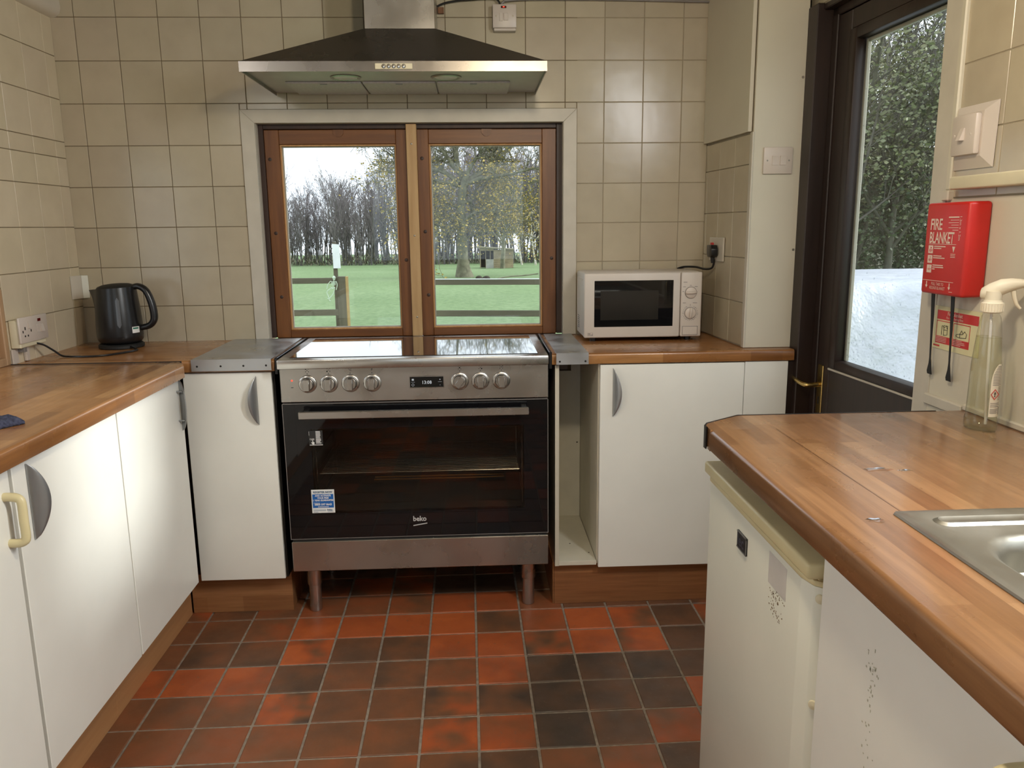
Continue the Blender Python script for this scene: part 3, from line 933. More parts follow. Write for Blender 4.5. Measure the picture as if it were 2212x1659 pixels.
# right run (peninsula) with the sink cut out
bm = bmesh.new()
SX0, SX1, SY0, SY1 = 0.664, 1.130, -3.02, -2.080
pf = [(0.704 if i < 2 else p[0], p[1]) for i, p in enumerate(slab_profile(0.534, 0.664, 0.900, WT, 0.009))]
pf = [(SX0 + .012 if i < 2 else p[0], p[1]) for i, p in enumerate(slab_profile(0.534, 0.664, 0.900, WT, 0.009))]
prism(bm, pf, 'y', -1.560, -3.30)
prism(bm, [(0.675, -1.436), (0.634, -1.436), (0.545, -1.502), (0.536, -1.520), (0.534, -1.560), (0.675, -1.560)], 'z', 0.900, WT)
box(bm, SX0 + .011, 1.168, -2.092, -1.436, 0.900, WT)
box(bm, SX1 - .012, 1.168, -3.30, -2.092, 0.900, WT)
box(bm, SX0 + .011, SX1 - .012, -3.30, SY0 + .012, 0.900, WT)
bmesh.ops.remove_doubles(bm, verts=bm.verts, dist=0.0002)
wt4 = add('worktop', bm, M['top_y_dark'])
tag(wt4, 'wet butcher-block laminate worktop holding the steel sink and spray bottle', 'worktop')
bm = bmesh.new()
prism(bm, [(1.100, -1.4365), (0.634, -1.4365), (0.544, -1.5025), (0.5335, -1.523), (0.5335, -1.5385), (0.5315, -1.5385), (0.5312, -1.522), (0.5422, -1.5005), (0.6333, -1.4335), (1.100, -1.4335)], 'z', 0.899, WT + 0.0012)
add('edge_strip', bm, M['black'], wt4, label='glossy black edging strip')

# steel heat guards either side of the cooker
def guard(x0, x1, label, holes, edge_x):
    g = root('guard_plate', label, 'metal plate', (x0, -0.508, WT))
    bm = bmesh.new()
    prism(bm, [(-0.513, 0.9115), (-0.513, WT + .004), (-0.010, WT + .004), (-0.010, WT + .0015), (-0.5105, WT + .0015), (-0.5105, 0.9115)], 'x', x0, x1)
    add('plate', bm, M['steel_dull'], g)
    for hx in holes:
        bm = bmesh.new(); lathe(bm, [(.0001, .0006), (.0034, .0005), (.0036, 0)], (hx, -0.5131, 0.928 if len(holes) > 2 else 0.922), (0, -1, 0), 10)
        add('screw_hole', bm, M['hole'], g)
    return g
guard(-0.912, -0.648, 'dull steel cover plate with four screw holes on the worktop edge', (-0.893, -0.815, -0.740, -0.665), None)
guard(0.313, 0.424, 'narrow steel cover plate at the worktop end by the microwave', (0.325, 0.413), None)
tag(add('edge_board', B(-0.6395, -0.630, -0.500, -0.01, 0.895, WT + 0.004, 0.001), M['black']), 'black edging board on the worktop end between steel plate and cooker', 'edging')
tag(add('edge_board', B(0.290, 0.2995, -0.497, -0.01, 0.895, WT + 0.006, 0.001), M['black']), 'black edging board on the worktop end facing the cooker near microwave', 'edging')

# ------------------------------------------------------------------ cupboards
def bow_handle(parent, p, up_len, bulge, normal, side):
    """half-moon shell handle. p: middle of the straight free edge on the door face; side: unit vector to the curved edge."""
    n = Vector(normal); s = Vector(side); z = Vector((0, 0, 1)); P = Vector(p)
    bm = bmesh.new()
    NU, NV = 20, 8
    def pt(i, j, off):
        u = i / NU; v = j / NV
        w = bulge * math.sin(math.pi * u) ** 0.85
        h = 0.027 * math.sin(math.pi * u) ** 0.6 * math.sin(v * math.pi / 2) + 0.001
        return P + z * (up_len * (u - 0.5)) + s * (w * v) + n * (h + off)
    top = [[bm.verts.new(pt(i, j, 0.003)) for j in range(NV + 1)] for i in range(NU + 1)]
    bot = [[bm.verts.new(pt(i, j, 0.0)) for j in range(NV + 1)] for i in range(NU + 1)]
    fs = []
    for i in range(NU):
        for j in range(NV):
            fs.append(bm.faces.new((top[i][j], top[i][j + 1], top[i + 1][j + 1], top[i + 1][j])))
            fs.append(bm.faces.new((bot[i][j], bot[i + 1][j], bot[i + 1][j + 1], bot[i][j + 1])))
        fs.append(bm.faces.new((top[i][0], top[i + 1][0], bot[i + 1][0], bot[i][0])))
        fs.append(bm.faces.new((top[i][NV], bot[i][NV], bot[i + 1][NV], top[i + 1][NV])))
    bmesh.ops.recalc_face_normals(bm, faces=fs)
    for q in (-0.28, 0.28):
        c = P + z * (up_len * q) + s * (bulge * 0.62)
        lathe(bm, [(0.003, 0), (0.003, 0.019)], c, n, 8)
    return add('handle', bm, M['silver'], parent, smooth=60, label='silver half-moon handle')

def dee_handle(parent, p, length, normal, mat):
    n = Vector(normal); P = Vector(p); z = Vector((0, 0, 1))
    h = length / 2
    bm = bmesh.new()
    tube(bm, [P - z * h, P - z * h + n * 0.012, P - z * (h - .002) + n * .026, P - z * (h - .012) + n * .034, P + n * .034, P + z * (h - .012) + n * .034, P + z * (h - .002) + n * .026, P + z * h + n * .012, P + z * h], 0.0075, 10, 4, 1.25)
    return add('handle', bm, mat, parent, smooth=60, label='cream plastic handle')

# left run, three cupboards facing the room
DX = -0.932
lab = ['white base cupboard with the cream plastic handle', 'wide white base cupboard with half-moon handle between two others', 'white base cupboard in the corner beside the kettle run']
spans = [(-2.06, -1.556), (-1.546, -1.048), (-1.044, -0.566)]
for (y0, y1), lb in zip(spans, lab):
    c = root('base_cupboard', lb, 'cupboard', (DX, (y0 + y1) / 2, 0.16))
    add('carcass', B(-1.47, DX - 0.020, y0 - .0035, y1 + .0015, 0.165, 0.904), M['chipboard'], c, smooth=None)
    d = add('door', B(DX - 0.018, DX, y0 + .0015, y1 - .0015, 0.182, 0.902, 0.0015), M['white_gloss'], c)
    if y0 < -2: dee_handle(d, (DX, y1 - 0.027, 0.795), 0.100, (1, 0, 0), M['cream'])
    elif y0 < -1.5: bow_handle(d, (DX, y0 + 0.050, 0.804), 0.172, 0.030, (1, 0, 0), (0, 1, 0))
    else: bow_handle(d, (DX, y1 - 0.024, 0.815), 0.172, 0.030, (1, 0, 0), (0, -1, 0))
tag(add('base_cupboard', B(-1.47, DX, -3.2, -2.064, 0.165, 0.904, 0.002), M['white_gloss']), 'white base cupboard at the near end of the long run', 'cupboard')
p1 = add('plinth', B(-1.03, -1.012, -1.062, -0.44, 0.0, 0.180, 0.0008), M['pine_plinth'])
tag(p1, 'short pale wood plinth board in the corner under the cupboards', 'plinth')
p2 = add('plinth', B(-1.03, -1.0115, -3.2, -1.063, 0.0, 0.180, 0.0008), M['pine_plinth'])
tag(p2, 'long pale wood plinth board under the cream-handled cupboard', 'plinth')

# back run, corner cupboard beside the cooker
c = root('base_cupboard', 'narrow cream-white base cupboard between the corner and the cooker', 'cupboard', (-0.80, -0.49, 0.15))
add('carcass', B(-0.945, -0.660, -0.473, -0.02, 0.155, 0.903), M['white_inner'], c, smooth=None)
add('side_panel', B(-0.6595, -0.648, -0.476, -0.02, 0.152, 0.903), M['black_matt'], c, smooth=None, label='dark side panel facing the cooker')  # blackened to stand in for shade in the gap beside the cooker
d = add('door', B(-0.951, -0.655, -0.492, -0.474, 0.152, 0.901, 0.0015), M['white_gloss'], c)
bow_handle(d, (-0.706, -0.492, 0.804), 0.170, 0.026, (0, -1, 0), (-1, 0, 0))
tag(add('plinth', B(-1.010, -0.648, -0.432, -0.30, 0.0, 0.150, 0.001), M['oak_plinth']), 'oak plinth board under the narrow cupboard by the cooker', 'plinth')
tag(add('plinth', B(-0.660, -0.648, -0.298, -0.02, 0.0, 0.150, 0.001), M['oak_plinth']), 'oak plinth return running back along the cooker side', 'plinth')

# back run, open tray space, cupboard and end panel
c = root('open_unit', 'narrow open white shelf unit beside the cooker without a door', 'shelf unit', (0.387, -0.49, 0.16))
add('side_panel', B(0.311, 0.3255, -0.488, -0.012, 0.165, 0.906, 0.0008), M['white_panel'], c)
add('bottom_panel', B(0.3255, 0.462, -0.484, -0.012, 0.165, 0.181, 0.0008), M['white_inner'], c)
bm = bmesh.new()
box(bm, 0.3255, 0.462, -0.020, -0.012, 0.181, 0.800); box(bm, 0.3255, 0.462, -0.020, -0.012, 0.890, 0.906); box(bm, 0.424, 0.462, -0.020, -0.012, 0.800, 0.890)
add('back_panel', bm, M['white_inner'], c, smooth=None)
for nm, hx, hz in (('peg_hole', 0.448, 0.835), ('peg_hole', 0.450, 0.50)):
    bm = bmesh.new(); lathe(bm, [(.0001, .0006), (.003, .0005), (.003, 0)], (hx, -0.0202, hz), (0, -1, 0), 8); add(nm, bm, M['hole'], c)
for hx, hy in ((0.36, -0.15), (0.385, -0.32), (0.445, -0.41)):
    bm = bmesh.new(); lathe(bm, [(.0001, .0006), (.003, .0005), (.003, 0)], (hx, hy, 0.1812), (0, 0, 1), 8); add('peg_hole', bm, M['hole'], c)
s = root('cooker_switch', 'dark recessed cooker switch with lit red neon inside the open unit', 'switch', (0.37, -0.006, 0.85))
add('plate', B(0.330, 0.412, -0.009, -0.003, 0.802, 0.888, 0.002), M['print_grey'], s)
add('rocker', B(0.330, 0.349, -0.013, -0.009, 0.832, 0.862, 0.001), M['print_grey'], s)
add('neon', B(0.330, 0.3435, -0.0125, -0.009, 0.868, 0.876, 0.001), M['red_lit'], s, label='lit red neon')
bm = bmesh.new(); lathe(bm, [(.0001, .0015), (.0035, .001), (.0035, 0)], (0.377, -0.009, 0.845), (0, -1, 0), 10); add('screw', bm, M['silver'], s)

c = root('base_cupboard', 'wide white base cupboard under the microwave', 'cupboard', (0.72, -0.49, 0.16))
add('carcass', B(0.4635, 0.974, -0.470, -0.012, 0.165, 0.906), M['white_inner'], c, smooth=None)
d = add('door', B(0.468, 0.974, -0.492, -0.474, 0.158, 0.904, 0.0015), M['white_gloss'], c)
bow_handle(d, (0.512, -0.492, 0.807), 0.172, 0.027, (0, -1, 0), (1, 0, 0))
tag(add('end_panel', B(0.976, 1.129, -0.490, -0.474, 0.0, 0.906, 0.001), M['white_gloss']), 'plain white filler panel between the cupboard and the brown door frame', 'panel')
tag(add('plinth', B(0.312, 1.0, -0.450, -0.43, 0.0, 0.163, 0.001), M['oak_plinth']), 'oak block-pattern plinth under the microwave cupboard', 'plinth')
tag(add('plinth', B(0.306, 0.3115, -0.448, -0.02, 0.0, 0.163, 0.0005), M['oak_plinth']), 'oak plinth end running back beside the cooker under the open unit', 'plinth')

# sink cupboard under the right worktop
c = root('base_cupboard', 'scuffed white base cupboard under the sink beside the small fridge', 'cupboard', (0.575, -2.3, 0.1))
add('carcass', B(0.600, 1.16, -3.2, -2.045, 0.10, 0.899), M['white_inner'], c, smooth=None)
add('top_rail', B(0.578, 0.5995, -3.2, -2.045, 0.872, 0.898, 0.001), M['fridge'], c)
d = add('door', B(0.572, 0.590, -2.552, -2.047, 0.10, 0.884, 0.0015), M['white_gloss'], c)
dee_handle(d, (0.572, -2.514, 0.796), 0.100, (-1, 0, 0), M['cream'])
bm = bmesh.new()
for _ in range(46):
    y = random.gauss(-2.215, 0.008); z = random.choice((random.gauss(0.775, .012), random.uniform(0.62, 0.76)))
    box(bm, 0.5716, 0.57202, y, y + random.uniform(.001, .003), z, z + random.uniform(.001, .005))
add('scuff_marks', bm, M['fridge_side'], d, kind='stuff')
add('door', B(0.572, 0.590, -3.2, -2.556, 0.10, 0.884, 0.0015), M['white_gloss'], c)

# ------------------------------------------------------------------ cooker
ck = root('range_cooker', 'wide stainless steel range cooker with black glass hob and oven door', 'cooker', (-0.168, -0.27, 0))
X0, X1, FY = -0.620, 0.284, -0.520
CX = (X0 + X1) / 2
# body shell around the cavity
bm = bmesh.new()
box(bm, X0 + .004, -0.545, FY + .030, -0.03, 0.19, 0.918); box(bm, 0.215, X1 - .004, FY + .030, -0.03, 0.19, 0.918)
box(bm, -0.545, 0.215, FY + .030, -0.03, 0.19, 0.385); box(bm, -0.545, 0.215, FY + .030, -0.03, 0.722, 0.918)
box(bm, -0.545, 0.215, -0.05, -0.03, 0.385, 0.722)
add('body', bm, M['black'], ck, smooth=None)
bm = bmesh.new()
a0, a1, c0, c1 = -0.5445, 0.2145, 0.3855, 0.7215
for q in ((a0, a0 + .002, c0, c1), (a1 - .002, a1, c0, c1), (a0, a1, c0, c0 + .002), (a0, a1, c1 - .002, c1)):
    box(bm, q[0], q[1], FY + .031, -0.052, q[2], q[3])
box(bm, a0, a1, -0.054, -0.051, c0, c1)
add('oven_cavity', bm, M['oven_inside'], ck, smooth=None)
# racks and element inside
for z, nwire in ((0.690, 10), (0.530, 20)):
    bm = bmesh.new()
    y0, y1 = FY + .055, -0.075
    tube(bm, [(-0.515, y0, z), (0.185, y0, z)], .0022, 6, 1); tube(bm, [(-0.515, y1, z), (0.185, y1, z)], .0022, 6, 1)
    tube(bm, [(-0.515, y0, z), (-0.515, y1, z)], .0022, 6, 1); tube(bm, [(0.185, y0, z), (0.185, y1, z)], .0022, 6, 1)
    for i in range(1, nwire):
        y = y0 + (y1 - y0) * i / nwire
        tube(bm, [(-0.515, y, z), (0.185, y, z)], .0013, 5, 1)
    add('oven_rack', bm, M['rack'], ck)
bm = bmesh.new(); tube(bm, [(-0.36, -0.20, 0.428), (0.10, -0.20, 0.428), (0.115, -0.215, 0.428), (0.10, -0.23, 0.428), (-0.36, -0.23, 0.428)], .004, 8, 3)
add('heating_element', bm, M['copper'], ck)
for x in (-0.525, 0.195):
    bm = bmesh.new()
    for z in (0.44, 0.49, 0.54, 0.60):
        tube(bm, [(x, FY + .045, z), (x, -0.08, z)], .0018, 5, 1)
    for y in (FY + .045, -0.08): tube(bm, [(x, y, 0.41), (x, y, 0.66)], .0018, 5, 1)
    add('shelf_runner', bm, M['rack'], ck)
# hob
hob = add('hob_frame', B(X0 + .001, X1 - .001, -0.560, -0.022, 0.920, 0.952, 0.004, 2), M['steel'], ck)
add('hob_glass', B(-0.584, 0.250, -0.522, -0.068, 0.9505, 0.9545, 0.0015), M['hob_glass'], hob)
# control panel
pan = add('control_panel', B(X0, X1, FY - .004, FY + .03, 0.801, 0.919, 0.002), M['steel'], ck)
dsp = add('display', B(-0.188, -0.070, FY - .0065, FY - .004, 0.843, 0.884, 0.0012), M['steel'], pan)
add('screen', B(-0.1855, -0.0725, FY - .0072, FY - .0064, 0.8455, 0.8815), M['black_glass'], dsp, smooth=None)
FT = FY - .0075
add('clock_digits', text_bm('13:08', 0.016, (-0.129, FT, 0.857), XR, ZU, 0.0001, 0.95, 'CENTER'), M['display'], dsp, smooth=None)
bm = text_bm('+', 0.010, (-0.084, FT, 0.868), XR, ZU, 0, 1, 'CENTER')
bm2 = text_bm('-', 0.010, (-0.084, FT, 0.8505), XR, ZU, 0, 1, 'CENTER')
tmp = bpy.data.meshes.new('t'); bm2.to_mesh(tmp); bm2.free(); bm.from_mesh(tmp); bpy.data.meshes.remove(tmp)
box(bm, -0.091, -0.078, FT, FT + .0002, 0.8633, 0.8638); box(bm, -0.182, -0.169, FT, FT + .0002, 0.8633, 0.8638)
for k in range(3): box(bm, -0.179, -0.172, FT, FT + .0002, 0.869 + k * .0022, 0.8705 + k * .0022)
add('touch_symbol', bm, M['display'], dsp, smooth=None)
bm = bmesh.new()
pts = [(-0.1755 + .0040 * math.cos(t * math.pi / 8), FT, 0.854 + .0040 * math.sin(t * math.pi / 8)) for t in range(17)]
tube(bm, pts, .0004, 4, 1)
add('touch_symbol', bm, M['display'], dsp, smooth=None)
for z, mt in ((0.876, 'red_lit'), (0.852, 'print_black')):
    if mt == 'red_lit':
        bm = bmesh.new(); lathe(bm, [(.0001, .0006), (.003, .0004), (.003, 0)], (-0.580, FY - .004, z), (0, -1, 0), 10)
    else: bm = B(-0.584, -0.576, FY - .0044, FY - .0039, z - .001, z + .001)
    add('indicator', bm, M[mt], pan, label='red indicator light' if mt == 'red_lit' else 'black dash mark')
def knob(cx, cz, turn, sym):
    bm = bmesh.new()
    lathe(bm, [(.0305, 0), (.0305, .003), (.0285, .005), (.0235, .006), (.0232, .008), (.0215, .0085)], (cx, FY - .004, cz), (0, -1, 0), 36)
    kn = add('knob', bm, M['steel'], pan, smooth=50)
    bm = bmesh.new(); lathe(bm, [(.0222, 0), (.0222, .0018)], (cx, FY - .0118, cz), (0, -1, 0), 32)
    add('knob_gap', bm, M['black_matt'], kn)
    bm = bmesh.new(); lathe(bm, [(.0208, 0), (.0205, .015), (.0190, .017)], (cx, FY - .011, cz), (0, -1, 0), 36)
    add('cap', bm, M['steel'], kn, smooth=40)
    bm = bmesh.new(); box(bm, -.0105, .0105, -.0115, 0, -.0190, .0190, .0012)
    box(bm, -.0007, .0007, -.0120, -.011, .006, .0185)
    bmesh.ops.rotate(bm, verts=bm.verts, matrix=Matrix.Rotation(turn, 3, 'Y'))
    bmesh.ops.translate(bm, verts=bm.verts, vec=(cx, FY - .0265, cz))
    add('grip', bm, M['steel'], kn, smooth=40)
    if sym in ('\u00b0C', 'P'):
        bm = text_bm(sym, .011, (cx, FY - .0045, cz + .0415), XR, ZU, 0, 1, 'CENTER')
    else:
        bm = bmesh.new()
        for i, (dx, dz) in enumerate(((-.0045, .0045), (.0045, .0045), (-.0045, -.0045), (.0045, -.0045), (0, 0))):
            r = .0025 if i == sym else .0014
            lathe(bm, [(r, 0), (r, .0003)], (cx + dx, FY - .0042, cz + .046 + dz), (0, -1, 0), 8)
    lathe(bm, [(.0016, 0), (.0016, .0003)], (cx, FY - .0042, cz + .0345), (0, -1, 0), 8)
    add('dial_symbol', bm, M['print_black'], pan, smooth=None)
for cx, turn, sym in ((-.528, 0, 0), (-.457, 0, 2), (-.385, 0, '\u00b0C'), (-.312, 0, 'P'), (-.017, R(38), 4), (.053, 0, 3), (.124, 0, 1)):
    knob(cx, 0.864, turn, sym)
# oven door
dr = add('oven_door', PR([(X0 + .001, 0.311), (X1 - .001, 0.311), (X1 - .001, 0.706), (0.200, 0.706), (0.200, 0.402), (-0.530, 0.402), (-0.530, 0.706), (X0 + .001, 0.706)], 'y', FY, FY + .026), M['black_glass'], ck, smooth=None)
bm = bmesh.new(); box(bm, X0 + .001, X1 - .001, FY, FY + .026, 0.706, 0.794)
add('door_top', bm, M['black_glass'], dr, smooth=None)
add('oven_window', B(-0.530, 0.200, FY + .0005, FY + .004, 0.402, 0.706), M['oven_glass'], dr, smooth=None)
bm = bmesh.new()
for q in ((X0, X0 + .002, 0.311, 0.796), (X1 - .002, X1, 0.311, 0.796), (X0, X1, 0.794, 0.796), (X0, X1, 0.309, 0.311)):
    box(bm, q[0], q[1], FY - .0005, FY + .026, q[2], q[3])
add('door_edge', bm, M['print_grey'], dr, smooth=None)
bm = bmesh.new(); box(bm, -0.556, 0.214, FY - .052, FY - .036, 0.752, 0.777, 0.002)
hd = add('door_handle', bm, M['steel'], dr)
for q in (-0.552, 0.190): add('handle_bracket', B(q, q + .020, FY - .037, FY, 0.756, 0.772, 0.002), M['steel'], hd)
FP = FY - .0008
bm = text_bm('beko', 0.026, (-0.1925, FP, 0.3660), XR, ZU, 0.0006, 0.92, 'LEFT', 0.98)
prism(bm, [(-0.192, 0.3475), (-0.143, 0.3555), (-0.143, 0.3590), (-0.192, 0.3510)], 'y', FP, FP + .0002)
add('logo', bm, M['logo_grey'], dr, smooth=None, label='grey beko lettering with a slanting stroke')
# registration sticker
stk = add('sticker', B(-0.540, -0.461, FY - .0012, FY - .0001, 0.405, 0.490, 0.0005), M['paper'], dr, label='blue and white registration sticker')
add('blue_field', B(-0.5365, -0.4645, FY - .0016, FY - .0011, 0.424, 0.4735), M['print_blue'], stk, smooth=None)
FS = FY - .0019
bm = text_bm('REGISTER NOW', .0098, (-0.5005, FS, 0.4775), XR, ZU, .0003, 0.93, 'CENTER')
bm2 = text_bm('beko', .0095, (-0.488, FS, 0.4135), XR, ZU, .0002, 0.95)
prism(bm2, [(-0.487, .4085), (-0.467, .411), (-0.467, .4120), (-0.487, .4095)], 'y', FS, FS + .0001)
tmp = bpy.data.meshes.new('t'); bm2.to_mesh(tmp); bm2.free(); bm.from_mesh(tmp); bpy.data.meshes.remove(tmp)
for k in range(3): box(bm, -0.535, -0.492, FS, FS + .0001, 0.4168 - k * .0022, 0.4174 - k * .0022)
box(bm, -0.535, -0.519, FS, FS + .0001, 0.4085, 0.4095)
add('lettering', bm, M['print_darkblue'], stk, smooth=None)
bm = text_bm('AND ACTIVATE\nYOUR FREE\n1 YEAR GUARANTEE', .0083, (-0.5005, FS, 0.4655), XR, ZU, .0003, 0.92, 'CENTER', 1.0, 1.02)
bm2 = text_bm('0800 597 8643', .0100, (-0.5005, FS, 0.4330), XR, ZU, .0003, 0.98, 'CENTER')
tmp = bpy.data.meshes.new('t'); bm2.to_mesh(tmp); bm2.free(); bm.from_mesh(tmp); bpy.data.meshes.remove(tmp)
box(bm, -0.534, -0.512, FS, FS + .0001, 0.4415, 0.4425); box(bm, -0.519, -0.482, FS, FS + .0001, 0.4268, 0.4288)
add('lettering', bm, M['print_pure'], stk, smooth=None)
stk = add('sticker', B(-0.536, -0.489, FY - .0012, FY - .0001, 0.648, 0.701, 0.0005), M['print_black'], dr, label='small black clock-setting sticker')
bm = text_bm('12:00', .0085, (-0.534, FS, 0.668), XR, ZU, .0001, 0.85)
for k in range(10):
    box(bm, -0.5125, -0.5125 + random.uniform(.014, .021), FS, FS + .0001, 0.6965 - k * .0045, 0.6990 - k * .0045)
box(bm, -0.534, -0.490, FS, FS + .0001, 0.6495, 0.6515); box(bm, -0.5355, -0.5347, FS, FS + .0001, 0.684, 0.698)
prism(bm, [(-.5245, .669), (-.5225, .669), (-.5222, .662), (-.5180, .660), (-.5185, .6525), (-.5245, .6525), (-.5285, .659), (-.5275, .661), (-.5248, .659)], 'y', FS, FS + .0001)
add('lettering', bm, M['print_pure'], stk, smooth=None, label='white clock figures, pointing hand and small print')
# drawer and feet
add('storage_drawer', B(X0 + .002, X1 - .001, FY - .002, FY + .03, 0.190, 0.300, 0.002), M['steel'], ck)
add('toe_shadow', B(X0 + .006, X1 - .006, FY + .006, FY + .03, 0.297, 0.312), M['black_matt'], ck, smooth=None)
for lx in (-0.566, 0.217):
    for ly in (-0.430, -0.10):
        bm = bmesh.new()
        lathe(bm, [(.0265, 0.192), (.0265, .105), (.0255, .103), (.0220, .102), (.0220, .006), (.0215, 0.001)], (lx, ly, 0), (0, 0, 1), 24)
        add('foot', bm, M['steel'], ck, smooth=40)

# ------------------------------------------------------------------ extractor hood
hd = root('extractor_hood', 'wide stainless steel chimney extractor hood above the window', 'hood', (-0.2, -0.25, 1.87))
HX0, HX1, HY = -0.687, 0.285, -0.500
bm = bmesh.new()
A = [bm.verts.new(p) for p in ((HX0, HY, 1.894), (HX1, HY, 1.894), (HX1, -0.012, 1.894), (HX0, -0.012, 1.894))]
Tt = [bm.verts.new(p) for p in ((-0.320, -0.255, 2.046), (-0.078, -0.255, 2.046), (-0.078, -0.012, 2.046), (-0.320, -0.012, 2.046))]
fs = [bm.faces.new((A[i], A[(i + 1) % 4], Tt[(i + 1) % 4], Tt[i])) for i in range(4)] + [bm.faces.new(Tt)]
bmesh.ops.recalc_face_normals(bm, faces=fs)
add('canopy', bm, M['hood_steel'], hd, smooth=None)
add('rim', B(HX0, HX1, HY, HY + .004, 1.863, 1.894), M['hood_steel'], hd, smooth=None)
for q in (HX0, HX1 - .003): add('side_rim', B(q, q + .003, HY + .004, -0.012, 1.866, 1.894), M['hood_steel'], hd, smooth=None)
add('chimney', B(-0.319, -0.079, -0.252, -0.012, 2.046, CEIL - .002, 0.001), M['steel'], hd)
add('underside', B(HX0 + .003, HX1 - .003, HY + .004, -0.012, 1.876, 1.879), M['under_steel'], hd, smooth=None)
for x0, x1 in ((-0.600, -0.340), (-0.335, -0.083), (-0.078, 0.178)):
    f = add('filter', B(x0, x1, -0.252, -0.018, 1.868, 1.876, 0.002), M['filter'], hd)
    add('catch', B((x0 + x1) / 2 - .012, (x0 + x1) / 2 + .012, -0.248, -0.236, 1.866, 1.868, 0.0005), M['silver'], f)
for lx in (-0.380, -0.043):
    bm = bmesh.new(); lathe(bm, [(.052, 0.0), (.052, .003), (.044, .005), (.040, .003)], (lx, -0.330, 1.876), (0, 0, -1), 28)
    lt = add('lamp_ring', bm, M['hood_steel'], hd)
    bm = bmesh.new(); lathe(bm, [(.040, 0), (.036, .002), (.0001, .003)], (lx, -0.330, 1.8735), (0, 0, -1), 24)
    add('lamp_lens', bm, M['lens'], lt)
bp_ = add('button_panel', B(-0.262, -0.144, HY - .004, HY - .0002, 1.869, 1.887, 0.0015), M['cream_pale'], hd, label='cream push-button panel')
for i in range(5):
    bm = bmesh.new(); lathe(bm, [(.0052, 0), (.0052, .003), (.0045, .0045), (.0001, .005)], (-0.234 + i * .01575, HY - .004, 1.878), (0, -1, 0), 14)
    bt = add('button', bm, M['chrome'], bp_)
    bm = bmesh.new(); lathe(bm, [(.0066, 0), (.0066, .0006)], (-0.234 + i * .01575, HY - .0041, 1.878), (0, -1, 0), 14)
    add('button_well', bm, M['black_matt'], bp_)

# ------------------------------------------------------------------ wall switches and sockets
def plate_y(name, label, x0, x1, z0, z1, y, depth, holes=True, cat='switch'):
    s = root(name, label, cat, ((x0 + x1) / 2, y, (z0 + z1) / 2))
    add('plate', B(x0, x1, y - depth, y, z0, z1, 0.003, 2), M['plastic'], s)
    if holes:
        for hx in (x0 + .013, x1 - .013):
            bm = bmesh.new(); lathe(bm, [(.0001, .0006), (.0028, .0005), (.003, 0)], (hx, y - depth, (z0 + z1) / 2), (0, -1, 0), 10)
            add('screw', bm, M['screw'], s)
    return s
s = plate_y('spur_switch', 'white fused spur switch with red neon beside the hood chimney', 0.126, 0.214, 2.098, 2.180, -0.006, 0.034)
bm = bmesh.new(); box(bm, 0.130, 0.212, -0.036, -0.007, 2.088, 2.098, .002); add('back_box', bm, M['plastic'], s)
add('neon', B(0.157, 0.177, -0.0425, -0.0395, 2.1655, 2.1735, .001), M['red_dark'], s, label='dark red neon lens')
add('neon_lit', B(0.164, 0.170, -0.0433, -0.0422, 2.168, 2.171), M['red_lit'], s, label='lit red neon')
add('rocker', B(0.167, 0.183, -0.0435, -0.0395, 2.123, 2.149, .001), M['plastic'], s)
add('fuse_holder', B(0.151, 0.163, -0.0415, -0.0395, 2.121, 2.151, .001), M['plastic'], s)
s = plate_y('light_switch', 'white double light switch on the white post beside the door', 1.019, 1.119, 1.541, 1.629, -0.4465, 0.008)
for x0 in (1.048, 1.075):
    add('rocker', PR([(-.4545, 1.570), (-.4575, 1.570), (-.4565, 1.584), (-.4590, 1.600), (-.4545, 1.600)], 'x', x0, x0 + .020), M['plastic'], s)

# double socket on the left wall
s = root('wall_socket', 'white switched socket and spur box on the tiles near the kettle', 'socket', (-1.47, -0.447, 1.055))
add('back_box', B(-1.4815, -1.449, -0.525, -0.366, 1.000, 1.092, 0.003), M['cream_pale'], s)
pl = add('plate', B(-1.449, -1.441, -0.532, -0.361, 1.016, 1.101, 0.003, 2), M['plastic'], s)
FX = -1.4405
bm = bmesh.new()
box(bm, FX - .001, FX + .0003, -0.505, -0.500, 1.059, 1.069); box(bm, FX - .001, FX + .0003, -0.519, -0.5145, 1.050, 1.058)
box(bm, FX - .001, FX + .0003, -0.509, -0.5035, 1.036, 1.042); box(bm, FX - .001, FX + .0003, -0.491, -0.4855, 1.036, 1.042); box(bm, FX - .001, FX + .0003, -0.470, -0.466, 1.050, 1.058)
add('pin_slot', bm, M['hole'], pl, smooth=None)
add('rocker', PR([(-1.4412, 1.0625), (-1.4345, 1.0625), (-1.4400, 1.086), (-1.4412, 1.086)], 'y', -0.484, -0.470), M['plastic'], pl)
add('rocker', PR([(-1.4412, 1.043), (-1.4345, 1.043), (-1.4400, 1.068), (-1.4412, 1.068)], 'y', -0.408, -0.392), M['plastic'], pl)
add('fuse_holder', B(-1.4412, -1.4395, -0.432, -0.412, 1.043, 1.070, 0.0006), M['plastic'], pl)
add('neon', B(-1.4412, -1.4392, -0.423, -0.405, 1.079, 1.089, 0.0006), M['red_dark'], pl, label='dark red neon lens')
add('cable_gland', B(-1.478, -1.456, -0.495, -0.478, 0.984, 1.000, 0.001), M['print_grey'], s)
add('conduit_stub', B(-1.4815, -1.472, -0.456, -0.436, 0.9495, 1.000, 0.001), M['plastic'], s)
add('conduit_stub', B(-1.4815, -1.476, -0.530, -0.496, 0.9495, 0.997, 0.001), M['plastic'], s)

